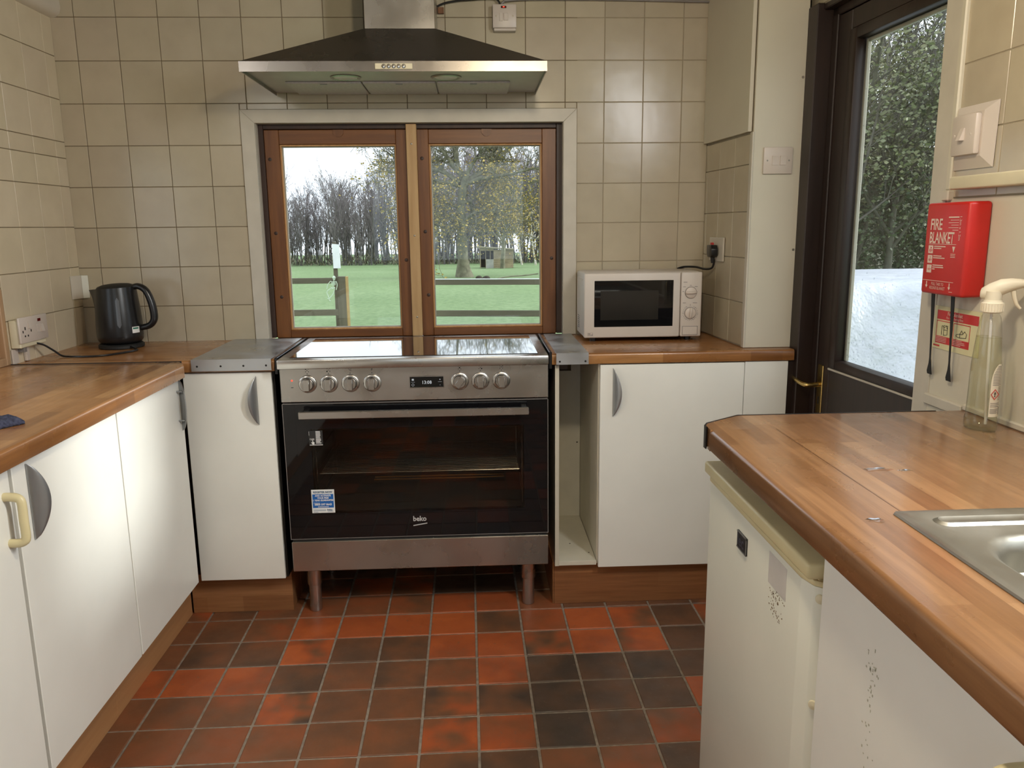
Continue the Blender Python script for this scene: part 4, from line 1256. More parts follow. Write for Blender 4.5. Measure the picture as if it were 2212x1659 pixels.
# tiled corner box above kettle
s = root('corner_box', 'small tile-faced box in the wall corner above the kettle spout', 'box', (-1.468, -0.045, 1.166))
add('left_face', PR([(-1.4815, -0.088), (-1.468, -0.030), (-1.470, -0.010), (-1.4815, -0.006)], 'z', 1.122, 1.210, 0.001, 1), M['plaster'], s)
add('front_face', PR([(-1.4675, -0.030), (-1.452, -0.007), (-1.468, -0.007)], 'z', 1.122, 1.209, 0.001, 1), M['fridge'], s)

# small tiled-in socket with the microwave plug on the return
def rt(u, off=0.0):   # a point on the return face, off = distance towards the room
    t = -u / 0.436
    return (0.956 + 0.030 * t - 0.005 - off, u)
s = root('wall_socket', 'worn white socket on the tiled return holding the black plug', 'socket', (0.966, -0.165, 1.285))
bm = bmesh.new()
a = rt(-0.098); b_ = rt(-0.236); a2 = rt(-0.098, .007); b2 = rt(-0.236, .007)
prism(bm, [a, b_, b2, a2], 'z', 1.240, 1.328, 0.0015, 1); add('plate', bm, M['white_trim'], s)
bm = bmesh.new(); q = rt(-0.127, .0075); box(bm, q[0] - .005, q[0] + .002, -0.143, -0.118, 1.288, 1.308, 0.001); add('rocker', bm, M['print_red'], s, label='red rocker edge')

# cooker-side light switch with moulded surround on the right wall
s = root('light_switch', 'square pull-type switch in a wide chamfered surround above the cream rail', 'switch', (1.17, -1.37, 1.56))
XW = 1.1705
bm = bmesh.new()
o4 = [(-1.298, 1.494), (-1.442, 1.494), (-1.446, 1.634), (-1.298, 1.634)]
i4 = [(-1.316, 1.520), (-1.412, 1.520), (-1.414, 1.616), (-1.316, 1.616)]
Vo = [bm.verts.new((XW - .001, p[0], p[1])) for p in o4]; Vo2 = [bm.verts.new((XW + .001, p[0], p[1])) for p in o4]
Vi = [bm.verts.new((XW - .012, p[0], p[1])) for p in i4]
fs = [bm.faces.new((Vo[i], Vo[(i + 1) % 4], Vi[(i + 1) % 4], Vi[i])) for i in range(4)] + [bm.faces.new((Vo[i], Vo2[i], Vo2[(i + 1) % 4], Vo[(i + 1) % 4])) for i in range(4)] + [bm.faces.new(Vi)]
bmesh.ops.recalc_face_normals(bm, faces=fs)
add('surround', bm, M['plastic'], s, smooth=None)
add('plate', B(XW - .026, XW - .0115, -1.408, -1.320, 1.524, 1.612, 0.004, 2), M['plastic'], s)
add('rocker', PR([(XW - .026, 1.556), (XW - .038, 1.556), (XW - .028, 1.583), (XW - .026, 1.583)], 'y', -1.371, -1.357), M['plastic'], s)
for y in (-1.333, -1.392):
    bm = bmesh.new(); lathe(bm, [(.0001, .001), (.003, .0008), (.0035, 0)], (XW - .026, y, 1.568), (-1, 0, 0), 10); add('screw_cap', bm, M['plastic'], s)

# cream rail (casing) along the right wall
r_ = root('wall_rail', 'long pale cream casing fixed along the wall above the fire blanket', 'casing', (1.16, -2.0, 1.46))
add('casing', B(1.136, 1.1695, -2.05, -1.345, 1.449, 1.478, 0.004, 3), M['cream_pale'], r_)
add('end_cap', B(1.138, 1.1695, -1.345, -1.341, 1.451, 1.476, 0.001), M['cream_pale'], r_)

# ------------------------------------------------------------------ cables at the top of the wall
bm = bmesh.new(); tube(bm, [(-0.078, -0.02, 2.176), (-0.05, -0.022, 2.187), (0.0, -0.022, 2.196), (0.05, -0.022, 2.200), (0.11, -0.022, 2.204), (0.138, -0.024, 2.202), (0.150, -0.026, 2.192), (0.155, -0.026, 2.179)], .0035, 8)
tag(add('cable', bm, M['black']), 'thin black cable looping from the hood chimney to the spur switch', 'cable')
bm = bmesh.new(); tube(bm, [(0.158, -0.026, 2.179), (0.166, -0.026, 2.190), (0.185, -0.022, 2.197), (0.30, -0.014, 2.203), (0.60, -0.013, 2.202), (0.942, -0.013, 2.196)], .0045, 8)
tag(add('cable', bm, M['print_grey']), 'grey cable running along the wall top from the spur switch', 'cable')
tag(add('wood_block', B(-0.076, -0.054, -0.020, -0.006, 2.152, 2.174, 0.001), M['sash']), 'small brown block on the wall beside the hood chimney', 'block')

# ------------------------------------------------------------------ kettle
KX, KY = -1.289, -0.150
kb = root('kettle_stand', 'round black kettle stand with its black lead trailing to the socket', 'kettle stand', (KX, KY, WT))
bm = bmesh.new(); lathe(bm, [(.076, 0.0005), (.079, .003), (.079, .012), (.074, .0165), (.03, .0175)], (KX, KY, WT), (0, 0, 1), 36)
add('disc', bm, M['black_matt'], kb, smooth=40)
bm = bmesh.new(); z = WT + .0045
tube(bm, [(KX + .055, KY - .055, z + .004), (KX + .085, KY - .085, z), (KX + .100, KY - .110, z), (KX + .090, KY - .150, z), (KX + .050, KY - .215, z), (KX, KY - .245, z), (KX - .060, KY - .250, z + .001), (KX - .105, KY - .232, z + .002), (-1.418, -0.385, .972), (-1.438, -0.405, .995), (-1.452, -0.428, 1.006), (-1.462, -0.446, 1.0125)], .0034, 8)
add('power_cord', bm, M['black'], kb)
kt = root('kettle', 'black plastic jug kettle with a grey water gauge', 'kettle', (KX, KY, WT + .018))
bm = bmesh.new()
zk = WT + .018
prof = [(.060, 0), (.070, .003), (.0785, .014), (.0805, .030), (.0800, .070), (.0770, .120), (.0725, .170), (.0690, .205)]
rings = []
NS = 40
for r, h in prof:
    rg = []
    for i in range(NS):
        a_ = 2 * math.pi * i / NS
        x = r * math.cos(a_); y = r * math.sin(a_)
        hh = h + (0.055 * x if h > .2 else 0)
        sp = max(0, math.cos(a_ - math.pi)) ** 14           # spout towards -x
        k = max(0.0, (h - .135) / .07)
        x -= sp * 0.030 * k
        rg.append(bm.verts.new((KX + x, KY + y, zk + hh - (sp * .004 if h > .2 else 0))))
    rings.append(rg)
loft(bm, rings)
add('body', bm, M['black'], kt, smooth=50)
bm = bmesh.new()
lathe(bm, [(.0675, 0), (.062, .007), (.045, .013), (.02, .0155), (.0001, .016)], (0, 0, 0), (0, 0, 1), 32)
bmesh.ops.rotate(bm, verts=bm.verts, matrix=Matrix.Rotation(-0.055, 3, 'Y'))
bmesh.ops.translate(bm, verts=bm.verts, vec=(KX, KY, zk + .2045))
add('lid', bm, M['black_matt'], kt, smooth=40)
bm = bmesh.new()
tube(bm, [(KX + .056, KY, zk + .203), (KX + .082, KY, zk + .209), (KX + .108, KY, zk + .192), (KX + .124, KY, zk + .150), (KX + .130, KY, zk + .105), (KX + .126, KY, zk + .080), (KX + .108, KY, zk + .062), (KX + .075, KY, zk + .054)], lambda t: .0125 + .003 * math.sin(math.pi * t), 12, 6, 0.85)
add('handle', bm, M['black'], kt, smooth=60)
def on_body(ang_, h, off=.0006):
    import bisect
    for (r0, h0), (r1, h1) in zip(prof, prof[1:]):
        if h0 <= h <= h1:
            r = r0 + (r1 - r0) * (h - h0) / (h1 - h0); break
    return Vector((KX + (r + off) * math.cos(ang_), KY + (r + off) * math.sin(ang_), zk + h))
def patch(a0, a1, h0, h1, nu=5, nv=10, off=.0008, rnd=True):
    bm = bmesh.new(); g = []
    for j in range(nv + 1):
        t = j / nv; row = []
        sh = math.sqrt(max(0, 1 - (2 * max(0, abs(t - .5) - .40) / .2) ** 2)) if rnd else 1
        am = (a0 + a1) / 2
        for i in range(nu + 1):
            aa = am + (a0 + (a1 - a0) * i / nu - am) * max(sh, .15)
            row.append(bm.verts.new(on_body(aa, h0 + (h1 - h0) * t, off)))
        g.append(row)
    for j in range(nv):
        for i in range(nu): bm.faces.new((g[j][i], g[j][i + 1], g[j + 1][i + 1], g[j + 1][i]))
    bmesh.ops.recalc_face_normals(bm, faces=bm.faces)
    return bm
add('water_gauge', patch(R(-72), R(-62), .062, .172), M['gauge'], kt, smooth=60, label='grey water gauge strip')
lb = add('label', patch(R(-37), R(-14), .040, .063, 4, 4, .001, False), M['paper'], kt, smooth=60, label='small white label with a green mark')
add('label_print', patch(R(-35), R(-18), .054, .060, 4, 2, .0014, False), leaf_mat('green_print', (.03, .14, .10), (.05, .2, .14), (.1, .25, .2)), lb, smooth=60)

# ------------------------------------------------------------------ microwave
mx0, mx1, my0, my1, mz0, mz1 = 0.444, 0.886, -0.245, -0.022, 0.962, 1.205
mw = root('microwave', 'small white microwave oven with two dials on the worktop', 'microwave', ((mx0 + mx1) / 2, (my0 + my1) / 2, WT))
add('casing', B(mx0 + .002, mx1 - .002, my0 + .022, my1, mz0, mz1, 0.008, 3), M['plastic_cool'], mw)
DS = 0.806
dr = add('door', B(mx0, DS - .001, my0, my0 + .020, mz0 + .001, mz1 - .001, 0.006, 3), M['plastic_cool'], mw)
gl = add('window', B(0.482, 0.778, my0 - .0008, my0 + .004, 1.004, 1.176, 0.001), M['black_glass'], dr)
add('window_mesh', B(0.505, 0.722, my0 - .0011, my0 - .0007, 1.030, 1.138), plain('window_screen', (0.018, 0.017, 0.015), 0.15), gl, smooth=None)
bm = bmesh.new(); box(bm, 0.458, 0.478, my0 - .0006, my0 + .002, 0.972, 0.983, .0002)
bd = add('badge', bm, M['print_grey'], dr)
add('badge_face', B(0.459, 0.477, my0 - .0008, my0 - .0005, 0.9728, 0.9822), M['plastic'], bd, smooth=None)
bm = bmesh.new(); box(bm, 0.460, 0.468, my0 - .0010, my0 - .0007, 0.978, 0.981); box(bm, 0.460, 0.471, my0 - .0010, my0 - .0007, 0.974, 0.976); box(bm, 0.472, 0.4765, my0 - .0010, my0 - .0007, 0.9735, 0.977)
add('badge_print', bm, M['print_grey'], bd, smooth=None)
cp = add('control_panel', B(DS + .001, mx1, my0, my0 + .020, mz0 + .001, mz1 - .001, 0.006, 3), M['plastic_cool'], mw)
def dial(cz, r, turn):
    cx = 0.8435
    bm = bmesh.new(); lathe(bm, [(r + .003, 0), (r + .003, .001)], (cx, my0 - .0003, cz), (0, -1, 0), 32); add('dial_ring', bm, M['print_grey'], cp)
    bm = bmesh.new(); lathe(bm, [(r + .0015, 0), (r + .001, .004), (r - .002, .006)], (cx, my0 - .0006, cz), (0, -1, 0), 32)
    kn = add('dial', bm, M['plastic'], cp, smooth=40)
    bm = bmesh.new(); tube(bm, [(0, 0, -r + .002), (0, -.004, -r + .006), (0, -.006, 0), (0, -.004, r - .006), (0, 0, r - .002)], .0045, 8, 3)
    bmesh.ops.rotate(bm, verts=bm.verts, matrix=Matrix.Rotation(turn, 3, 'Y'))
    bmesh.ops.translate(bm, verts=bm.verts, vec=(cx, my0 - .0062, cz)); add('grip', bm, M['plastic'], kn, smooth=60)
dial(1.128, .0195, R(88)); dial(1.052, .0195, R(4))
bm = bmesh.new(); yy0, yy1 = my0 - .0006, my0 - .0001
for (x0, x1, z) in ((.815, .829, 1.166), (.814, .824, 1.149), (.839, .846, 1.154), (.857, .868, 1.1495), (.812, .818, 1.131), (.862, .868, 1.131), (.814, .826, 1.089), (.852, .868, 1.089)):
    box(bm, x0, x1, yy0, yy1, z, z + .0018)
for t in range(24):
    if t in (0, 1): continue
    a_ = R(90 - t * 14.2)
    x, z = .8435 + .0275 * math.cos(a_), 1.052 + .0275 * math.sin(a_)
    w = .0028 if t % 4 == 3 else .0012
    box(bm, x - w, x + w, yy0, yy1, z - .0009, z + .0009)
box(bm, .842, .8435, yy0, yy1, 1.079, 1.085)
add('dial_print', bm, M['print_grey'], cp, smooth=None)
bm = bmesh.new(); box(bm, 0.8145, 0.8735, my0 - .0004, my0 + .002, 0.969, 1.003, .0002)
bo = add('button_gap', bm, M['print_grey'], cp)
add('open_button', B(0.8158, 0.8722, my0 - .0014, my0 + .002, 0.9703, 1.0017, 0.0015), M['plastic_cool'], cp)
bm = bmesh.new()
for i in range(5):
    for j in range(7):
        lathe(bm, [(.0018, 0), (.0018, .0004)], (mx0 + .002, -0.060 - i * .010 - (j % 2) * .005, 0.988 + j * .0075), (-1, 0, 0), 6)
add('side_vent', bm, M['hole'], mw, smooth=None)
bm = bmesh.new(); tube(bm, [(mx0 + .0018, -0.045, 0.985), (mx0 + .0018, -0.045, 1.16), (mx0 + .0018, -0.06, 1.178), (mx0 + .0018, -0.20, 1.178)], .0018, 6); add('side_ridge', bm, M['plastic_cool'], mw)
for x in (mx0 + .04, mx1 - .04):
    for y in (my0 + .04, my1 - .04):
        bm = bmesh.new(); lathe(bm, [(.012, WT + .0005), (.013, mz0 + .001)], (x, y, 0), (0, 0, 1), 12); add('foot', bm, M['black'], mw)
bm = bmesh.new()
tube(bm, [(0.870, -0.024, 1.03), (0.889, -0.05, 1.075), (0.900, -0.085, 1.09), (0.912, -0.10, 1.06), (0.916, -0.105, 1.015), (0.905, -0.095, 0.985), (0.893, -0.07, 0.965)], .0042, 8)
tube(bm, [(0.85, -0.012, 1.204), (0.872, -0.03, 1.212), (0.905, -0.075, 1.2135), (0.930, -0.12, 1.2075), (0.946, -0.153, 1.213), (0.950, -0.165, 1.232), (0.950, -0.167, 1.246)], .0042, 8)
add('power_cord', bm, M['black'], mw)
bm = bmesh.new()
prism(bm, [(-0.136, 1.300), (-0.188, 1.300), (-0.200, 1.285), (-0.198, 1.262), (-0.186, 1.254), (-0.148, 1.254), (-0.136, 1.266), (-0.134, 1.284)], 'x', 0.929, 0.9535, 0.003, 2)
lathe(bm, [(.0085, 0), (.0075, .012), (.006, .024)], (0.944, -0.167, 1.256), (0, 0, -1), 10)
add('plug', bm, M['black'], mw, label='black three-pin plug')

# ------------------------------------------------------------------ blue cloth on the left worktop
bm = bmesh.new()
bmesh.ops.create_grid(bm, x_segments=44, y_segments=36, size=1.0)
from mathutils import noise as mn
for v in bm.verts:
    x, y = v.co.x, v.co.y
    rr = min(1, max(abs(x), abs(y)))
    n = mn.noise(Vector((x * 2.3, y * 2.3, 3.1))) * .5 + mn.noise(Vector((x * 6, y * 6, 1.7))) * .2
    fold = .5 + .5 * math.sin(x * 5.0 + y * 3 + n * 4)
    h = (1 - rr ** 3) * (.022 + .030 * fold + .016 * n) + .006 + .002 * mn.noise(Vector((x * 30, y * 30, 0)))
    sx, sy = .105 * (1 + .10 * n), .085 * (1 + .12 * mn.noise(Vector((x * 2, y * 2, 9))))
    ang_ = R(-28)
    px, py = x * sx, y * sy
    v.co = Vector((-1.118 + px * math.cos(ang_) - py * math.sin(ang_), -1.405 + px * math.sin(ang_) + py * math.cos(ang_), WT + .0042 + max(0.0, h)))
ret_ = bmesh.ops.extrude_face_region(bm, geom=bm.faces[:])
for v in [g for g in ret_['geom'] if isinstance(g, bmesh.types.BMVert)]:
    v.co.z = max(WT + .0035, v.co.z - .010)
bmesh.ops.recalc_face_normals(bm, faces=bm.faces)
tag(add('cloth', bm, M['towel'], smooth=180), 'crumpled dark blue terry cloth on the long worktop', 'cloth')

# ------------------------------------------------------------------ fridge under the right worktop
fr = root('fridge', 'small pale green-white under-counter fridge with a cream top', 'fridge', (0.60, -1.75, 0))
FYA, FYB = -1.468, -2.038
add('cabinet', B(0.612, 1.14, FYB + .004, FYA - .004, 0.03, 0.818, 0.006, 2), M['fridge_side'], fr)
bm = bmesh.new()
pts = [(0.640, FYB), (0.590, FYB), (0.568, FYB + .018), (0.562, FYB + .045), (0.562, FYA - .012), (0.574, FYA), (0.640, FYA)]
prism(bm, [(0.608, FYB + .002), (0.590, FYB + .004), (0.572, FYB + .020), (0.5635, FYB + .052), (0.5635, FYA - .012), (0.572, FYA), (0.608, FYA)], 'z', 0.05, 0.806, 0.002)
d = add('door', bm, M['fridge'], fr, smooth=30)
bm = bmesh.new()
prism(bm, [(0.608, FYB + .001), (0.590, FYB + .002), (0.570, FYB + .019), (0.5615, FYB + .052), (0.5615, FYA - .012), (0.570, FYA + .001), (0.608, FYA + .001)], 'z', 0.8065, 0.817, 0.003)
add('door_cap', bm, M['cream'], d, label='cream plastic door capping')
bm = bmesh.new(); box(bm, 0.552, 1.14, FYB + .002, FYA + .002, 0.824, 0.851, 0.006, 3); box(bm, 0.575, 1.14, FYB + .01, FYA - .004, 0.8195, 0.826)
add('top', bm, M['cream'], fr, label='aged cream worktop of the fridge')
bm = B(0.5605, 0.5640, -1.735, -1.680, 0.734, 0.770, 0.0008)
bg = add('badge', bm, M['print_black'], d, label='small dark badge reading lec')
bm = text_bm('lec', .034, (0.5600, -1.684, 0.742), YR, ZU, .0008, .95); add('badge_letters', bm, plain('dull_blue_metal', (.10, .11, .16), .3, .6), bg, smooth=None)
bm = bmesh.new()
for q in ((-1.735, -1.680, .767, .770), (-1.735, -1.732, .734, .770), (-1.735, -1.680, .734, .736)):
    box(bm, 0.5598, 0.5606, q[0], q[1], q[2], q[3])
add('badge_rim', bm, M['silver'], bg, smooth=None)
add('sticker', B(0.5630, 0.5637, -1.930, -1.848, 0.735, 0.795), plain('faded_sticker', (.60, .575, .54), .45), d, label='faded blank paper sticker')
bm = bmesh.new()
for _ in range(70):
    t = random.random(); y = -1.865 - .05 * t + random.gauss(0, .008); z = .735 - random.random() * .055
    box(bm, 0.5631, 0.5634, y, y + random.uniform(.001, .004), z, z + random.uniform(.0008, .003))
add('rust_marks', bm, plain('rust', (.22, .15, .08), .8), d, kind='stuff')
for z in (.787, .600):
    bm = bmesh.new(); lathe(bm, [(.0085, 0), (.0075, .003), (.0001, .0045)], (0.580, FYB + .0115, z), Vector((-0.66, -0.75, 0)), 14); add('hinge_plug', bm, M['cream_pale'], d, label='cream round plug')

# ------------------------------------------------------------------ sink
sk = root('sink', 'stainless steel inset sink with a deep bowl in the wet worktop', 'sink', ((SX0 + SX1) / 2, -2.5, WT))
def rrect(x0, x1, y0, y1, r, n=6):
    pts = []
    for cx, cy, a0 in ((x1 - r, y1 - r, 0), (x0 + r, y1 - r, 90), (x0 + r, y0 + r, 180), (x1 - r, y0 + r, 270)):
        for i in range(n + 1):
            a_ = R(a0 + 90 * i / n); pts.append((cx + r * math.cos(a_), cy + r * math.sin(a_)))
    return pts
bm = bmesh.new()
rim = []
BX0, BX1, BY0, BY1 = 0.716, 1.085, -2.66, -2.178
for (x0, x1, y0, y1, r, z) in ((SX0 - .006, SX1 + .006, SY0 - .006, SY1 + .006, .006, WT + .0006), (SX0 - .005, SX1 + .005, SY0 - .005, SY1 + .005, .007, WT + .004),
                               (SX0 + .004, SX1 - .004, SY0 + .004, SY1 - .004, .012, WT + .004), (SX0 + .010, SX1 - .010, SY0 + .010, SY1 - .010, .014, WT + .001),
                               (BX0 - .012, BX1 + .012, BY0 - .012, BY1 + .012, .085, WT + .001), (BX0 - .002, BX1 + .002, BY0 - .002, BY1 + .002, .082, WT - .004),
                               (BX0 + .004, BX1 - .004, BY0 + .004, BY1 - .004, .080, WT - .020), (BX0 + .016, BX1 - .016, BY0 + .016, BY1 - .016, .075, WT - .130),
                               (BX0 + .034, BX1 - .034, BY0 + .034, BY1 - .034, .060, WT - .150), (BX0 + .12, BX1 - .12, BY0 + .16, BY1 - .16, .03, WT - .156)):
    rim.append([bm.verts.new((p[0], p[1], z)) for p in rrect(x0, x1, y0, y1, r)])
fs = loft(bm, rim, cap=False)
bm.faces.new(rim[-1])
bmesh.ops.recalc_face_normals(bm, faces=bm.faces)
bmesh.ops.reverse_faces(bm, faces=bm.faces)
add('bowl', bm, M['sink_steel'], sk, smooth=50)
bm = bmesh.new()
pr = rrect(0.700, 1.10, -2.135, -2.098, .016, 5)
lo = [bm.verts.new((p[0], p[1], WT + .0012)) for p in pr]; pr2 = rrect(0.706, 1.094, -2.129, -2.104, .012, 5); mid = [bm.verts.new((p[0], p[1], WT + .0050)) for p in pr2]
pr3 = rrect(0.712, 1.088, -2.123, -2.110, .006, 5); inn = [bm.verts.new((p[0], p[1], WT + .0022)) for p in pr3]
loft(bm, [lo, mid, inn], cap=False); bm.faces.new(inn)
bmesh.ops.recalc_face_normals(bm, faces=bm.faces)
add('tap_ledge', bm, M['sink_steel'], sk, smooth=50)
bm = bmesh.new(); lathe(bm, [(.035, 0), (.035, .002), (.028, .001), (.0001, .0005)], (0.90, -2.42, WT - .1555), (0, 0, 1), 24); add('drain', bm, M['steel'], sk)
# water film on the worktop
bm = bmesh.new()
for (cx, cy, sx, sy) in ((0.745, -1.86, .024, .010), (0.79, -1.87, .014, .006), (0.62, -2.10, .014, .010)):
    n = 14
    ph = random.random() * 6
    rg = [(cx + sx * math.cos(2 * math.pi * i / n) * (1 + .3 * math.sin(3 * i + ph)), cy + sy * math.sin(2 * math.pi * i / n) * (1 + .3 * math.cos(2 * i + ph))) for i in range(n)]
    lo = [bm.verts.new((p[0], p[1], WT + .0002)) for p in rg]; hi = [bm.verts.new((cx + (p[0] - cx) * .85, cy + (p[1] - cy) * .85, WT + .0009)) for p in rg]
    loft(bm, [lo, hi], cap=False); bm.faces.new(hi)
bmesh.ops.recalc_face_normals(bm, faces=bm.faces)
wf = add('water_puddles', bm, drop, wt4, kind='stuff')

# ------------------------------------------------------------------ spray bottle
bx, by = 1.098, -1.600
sb = root('spray_bottle', 'clear spray bottle with cream trigger head on the worktop', 'bottle', (bx, by, WT))
bprof = [(.036, .001), (.0385, .004), (.0385, .022), (.0365, .030), (.0355, .060), (.0350, .110), (.0345, .140), (.0320, .165), (.0290, .195), (.0250, .225), (.0220, .238), (.0165, .245), (.0155, .252)]
bm = bmesh.new(); lathe(bm, bprof, (bx, by, WT), (0, 0, 1), 36, 0.72); add('bottle_shell', bm, M['bottle'], sb, smooth=60)
bm = bmesh.new(); lathe(bm, [(r - .0012, h + .0012) for r, h in bprof if h < .20] + [(.0285, .1955)], (bx, by, WT), (0, 0, 1), 36, 0.72); add('liquid', bm, M['liquid'], sb, smooth=60)
bm = bmesh.new(); lathe(bm, [(.0165, .246), (.0205, .248), (.0205, .266), (.0175, .268), (.0165, .272)], (bx, by, WT), (0, 0, 1), 40)
cl = add('collar', bm, M['trigger'], sb, smooth=30)
bm = bmesh.new()
for i in range(26):
    a_ = 2 * math.pi * i / 26
    box(bm, bx + .0205 * math.cos(a_) - .0008, bx + .0205 * math.cos(a_) + .0008, by + .0205 * math.sin(a_) - .0008, by + .0205 * math.sin(a_) + .0008, WT + .250, WT + .265)
add('collar_ribs', bm, M['trigger'], cl, kind='stuff')
hd_ = Vector((0.80, -0.60, 0))           # nozzle side to rear of head: seen left to right
hs = Vector((0.60, 0.80, 0))
def hp(a, h, w): return Vector((bx, by, WT)) + hd_ * a + Vector((0, 0, h)) + hs * w
bm = bmesh.new(); rings = []
for a, zc, hh, ww in ((-.024, .284, .006, .005), (-.022, .285, .011, .008), (-.010, .289, .016, .011), (.010, .297, .018, .013), (.028, .303, .014, .012), (.044, .306, .010, .010), (.056, .3065, .007, .008), (.060, .3065, .004, .005)):
    rings.append([bm.verts.new(hp(a, zc + hh * math.sin(2 * math.pi * i / 14), ww * math.cos(2 * math.pi * i / 14))) for i in range(14)])
loft(bm, rings)
lathe(bm, [(.015, .262), (.0165, .290)], (bx, by, WT), (0, 0, 1), 20)
add('spray_head', bm, M['trigger'], sb, smooth=60)
bm = bmesh.new(); tube(bm, [hp(.034, .292, 0), hp(.037, .278, 0), hp(.042, .264, 0), hp(.049, .256, 0)], lambda t: .0065 - .003 * t, 8, 4, .7); add('trigger', bm, M['trigger'], sb, smooth=60)
bm = bmesh.new(); tube(bm, [(bx, by, WT + .250), (bx + .004, by, WT + .15), (bx + .012, by, WT + .010)], .0028, 8, 4); add('dip_tube', bm, M['lens'], sb)
# back label, wrapped on the shell towards the camera
def bp_pt(a_, h, off):
    for (r0, h0), (r1, h1) in zip(bprof, bprof[1:]):
        if h0 <= h <= h1:
            r = r0 + (r1 - r0) * (h - h0) / (h1 - h0); break
    v = Vector((0, 0, 1)); u, w = frame_of(v)
    return Vector((bx, by, WT + h)) + u * ((r + off) * math.cos(a_)) + w * ((r + off) * .72 * math.sin(a_))
def ang_of(x, y):
    u, w = frame_of(Vector((0, 0, 1)))
    d = Vector((x, y, 0)); return math.atan2(d.dot(w), d.dot(u))
AC = ang_of(-0.10, -1.0) ; 
def lpatch(d0, d1, h0, h1, off, taper=False, nu=8, nv=8):
    bm = bmesh.new(); g = []
    sgn = 1 if (bp_pt(AC + .3, .06, 0) - bp_pt(AC, .06, 0)).x > 0 else -1
    for j in range(nv + 1):
        t = j / nv; h = h0 + (h1 - h0) * t
        k = 1.0
        if taper and h > .105: k = max(.18, math.sqrt(max(0, 1 - ((h - .105) / .040) ** 2)))
        row = []
        for i in range(nu + 1):
            dd = (d0 + (d1 - d0) * i / nu); mid_ = (d0 + d1) / 2
            row.append(bm.verts.new(bp_pt(AC + sgn * R(mid_ + (dd - mid_) * k), h, off)))
        g.append(row)
    for j in range(nv):
        for i in range(nu): bm.faces.new((g[j][i], g[j][i + 1], g[j + 1][i + 1], g[j + 1][i]))
    bmesh.ops.recalc_face_normals(bm, faces=bm.faces)
    return bm
lb = add('label', lpatch(-12, 62, .034, .144, .0006, True, 10, 14), M['trigger'], sb, smooth=60, label='white back label with hazard diamond')
bm = bmesh.new()
def merge(dst, src):
    me = bpy.data.meshes.new('t'); src.to_mesh(me); src.free(); dst.from_mesh(me); bpy.data.meshes.remove(me)
for k in range(13):
    h = .1385 - k * .0032; w_ = 14 + min(16, k * 3)
    merge(bm, lpatch(25 - w_, 25 + w_ * random.uniform(.9, 1.0), h, h + .0013, .0010, False, 4, 1))
for k in range(9):
    h = .096 - k * .0033; merge(bm, lpatch(24, 24 + random.uniform(28, 34), h, h + .0012, .0010, False, 4, 1))
for k in range(3): merge(bm, lpatch(-8, random.uniform(34, 52), .062 - k * .0035, .0633 - k * .0035, .0010, False, 4, 1))
for k in range(4): merge(bm, lpatch(-8, random.uniform(26, 32), .0500 - k * .0028, .0512 - k * .0028, .0010, False, 4, 1))
merge(bm, lpatch(38, 56, .038, .054, .0010, False, 3, 1))
add('label_text', bm, M['print_grey'], lb, smooth=60, label='illegible small print and bar code block')
# hazard diamond standing on the label surface
c0 = lpatch(7, 9, .0815, .0825, .0011, False, 1, 1); c0.verts.ensure_lookup_table(); cc = c0.verts[0].co.copy(); c0.free()
c1 = lpatch(-2, -1, .0815, .0825, .0011, False, 1, 1); c1.verts.ensure_lookup_table(); left_ = c1.verts[0].co.copy(); c1.free()
ur = (cc - left_); ur.z = 0; ur.normalize(); nr = Vector((ur.y, -ur.x, 0))
bm = bmesh.new()
o_ = [cc + ur * (.0085 * q[0]) + Vector((0, 0, .0115 * q[1])) + nr * .0006 for q in ((0, 1), (1, 0), (0, -1), (-1, 0))]
i_ = [cc + ur * (.0067 * q[0]) + Vector((0, 0, .0092 * q[1])) + nr * .0006 for q in ((0, 1), (1, 0), (0, -1), (-1, 0))]
vo = [bm.verts.new(p) for p in o_]; vi = [bm.verts.new(p) for p in i_]
for i in range(4): bm.faces.new((vo[i], vo[(i + 1) % 4], vi[(i + 1) % 4], vi[i]))
add('hazard_diamond', bm, M['print_red'], lb, smooth=None)
bm = text_bm('!', .0135, cc + nr * .0008 - Vector((0, 0, .0048)), ur, ZU, .0004, 1.1, 'CENTER'); add('hazard_mark', bm, M['print_black'], lb, smooth=None)

# ------------------------------------------------------------------ fire blanket and its sign
fb = root('fire_blanket', 'red plastic fire blanket case on the wall with two black tabs', 'fire blanket', (1.15, -1.37, 1.2))
bm = bmesh.new()
A4 = [(1.1690, -1.252), (1.1690, -1.462)]
def quadring(x, y0, y1, z0, z1): return [bm.verts.new(p) for p in ((x, y0, z0), (x, y1, z0), (x, y1, z1), (x, y0, z1))]
r0 = quadring(1.1690, -1.268, -1.462, 1.211, 1.421); r1 = quadring(1.122, -1.288, -1.452, 1.209, 1.4205)
loft(bm, [r0, r1])
bmesh.ops.bevel(bm, geom=[e for e in bm.edges], offset=.007, segments=3, profile=.5, affect='EDGES')
case = add('case', bm, M['red'], fb, smooth=40)
FBX = 1.1214
def fbx(y): return (FBX, y)
bm = text_bm('FIRE', .036, (FBX, -1.3085, 1.3590), YR, ZU, .0006, .78, 'LEFT', .95)
merge(bm, text_bm('BLANKET', .036, (FBX, -1.3085, 1.3285), YR, ZU, .0006, .665, 'LEFT', .95))
add('title', bm, M['print_white'], case, smooth=None, label='white FIRE BLANKET lettering')
bm = bmesh.new()
def bar(y0, y1, z0, z1): box(bm, FBX - .0001, FBX + .0002, y1, y0, z0, z1)
bar(-1.308, -1.417, 1.3255, 1.3265)
for k in range(6): bar(-1.380 - (.0, .008, .001, .012, .002, .018)[k], -1.4195, 1.3855 - k * .0056, (1.3883 if k == 0 else 1.3866) - k * .0056)
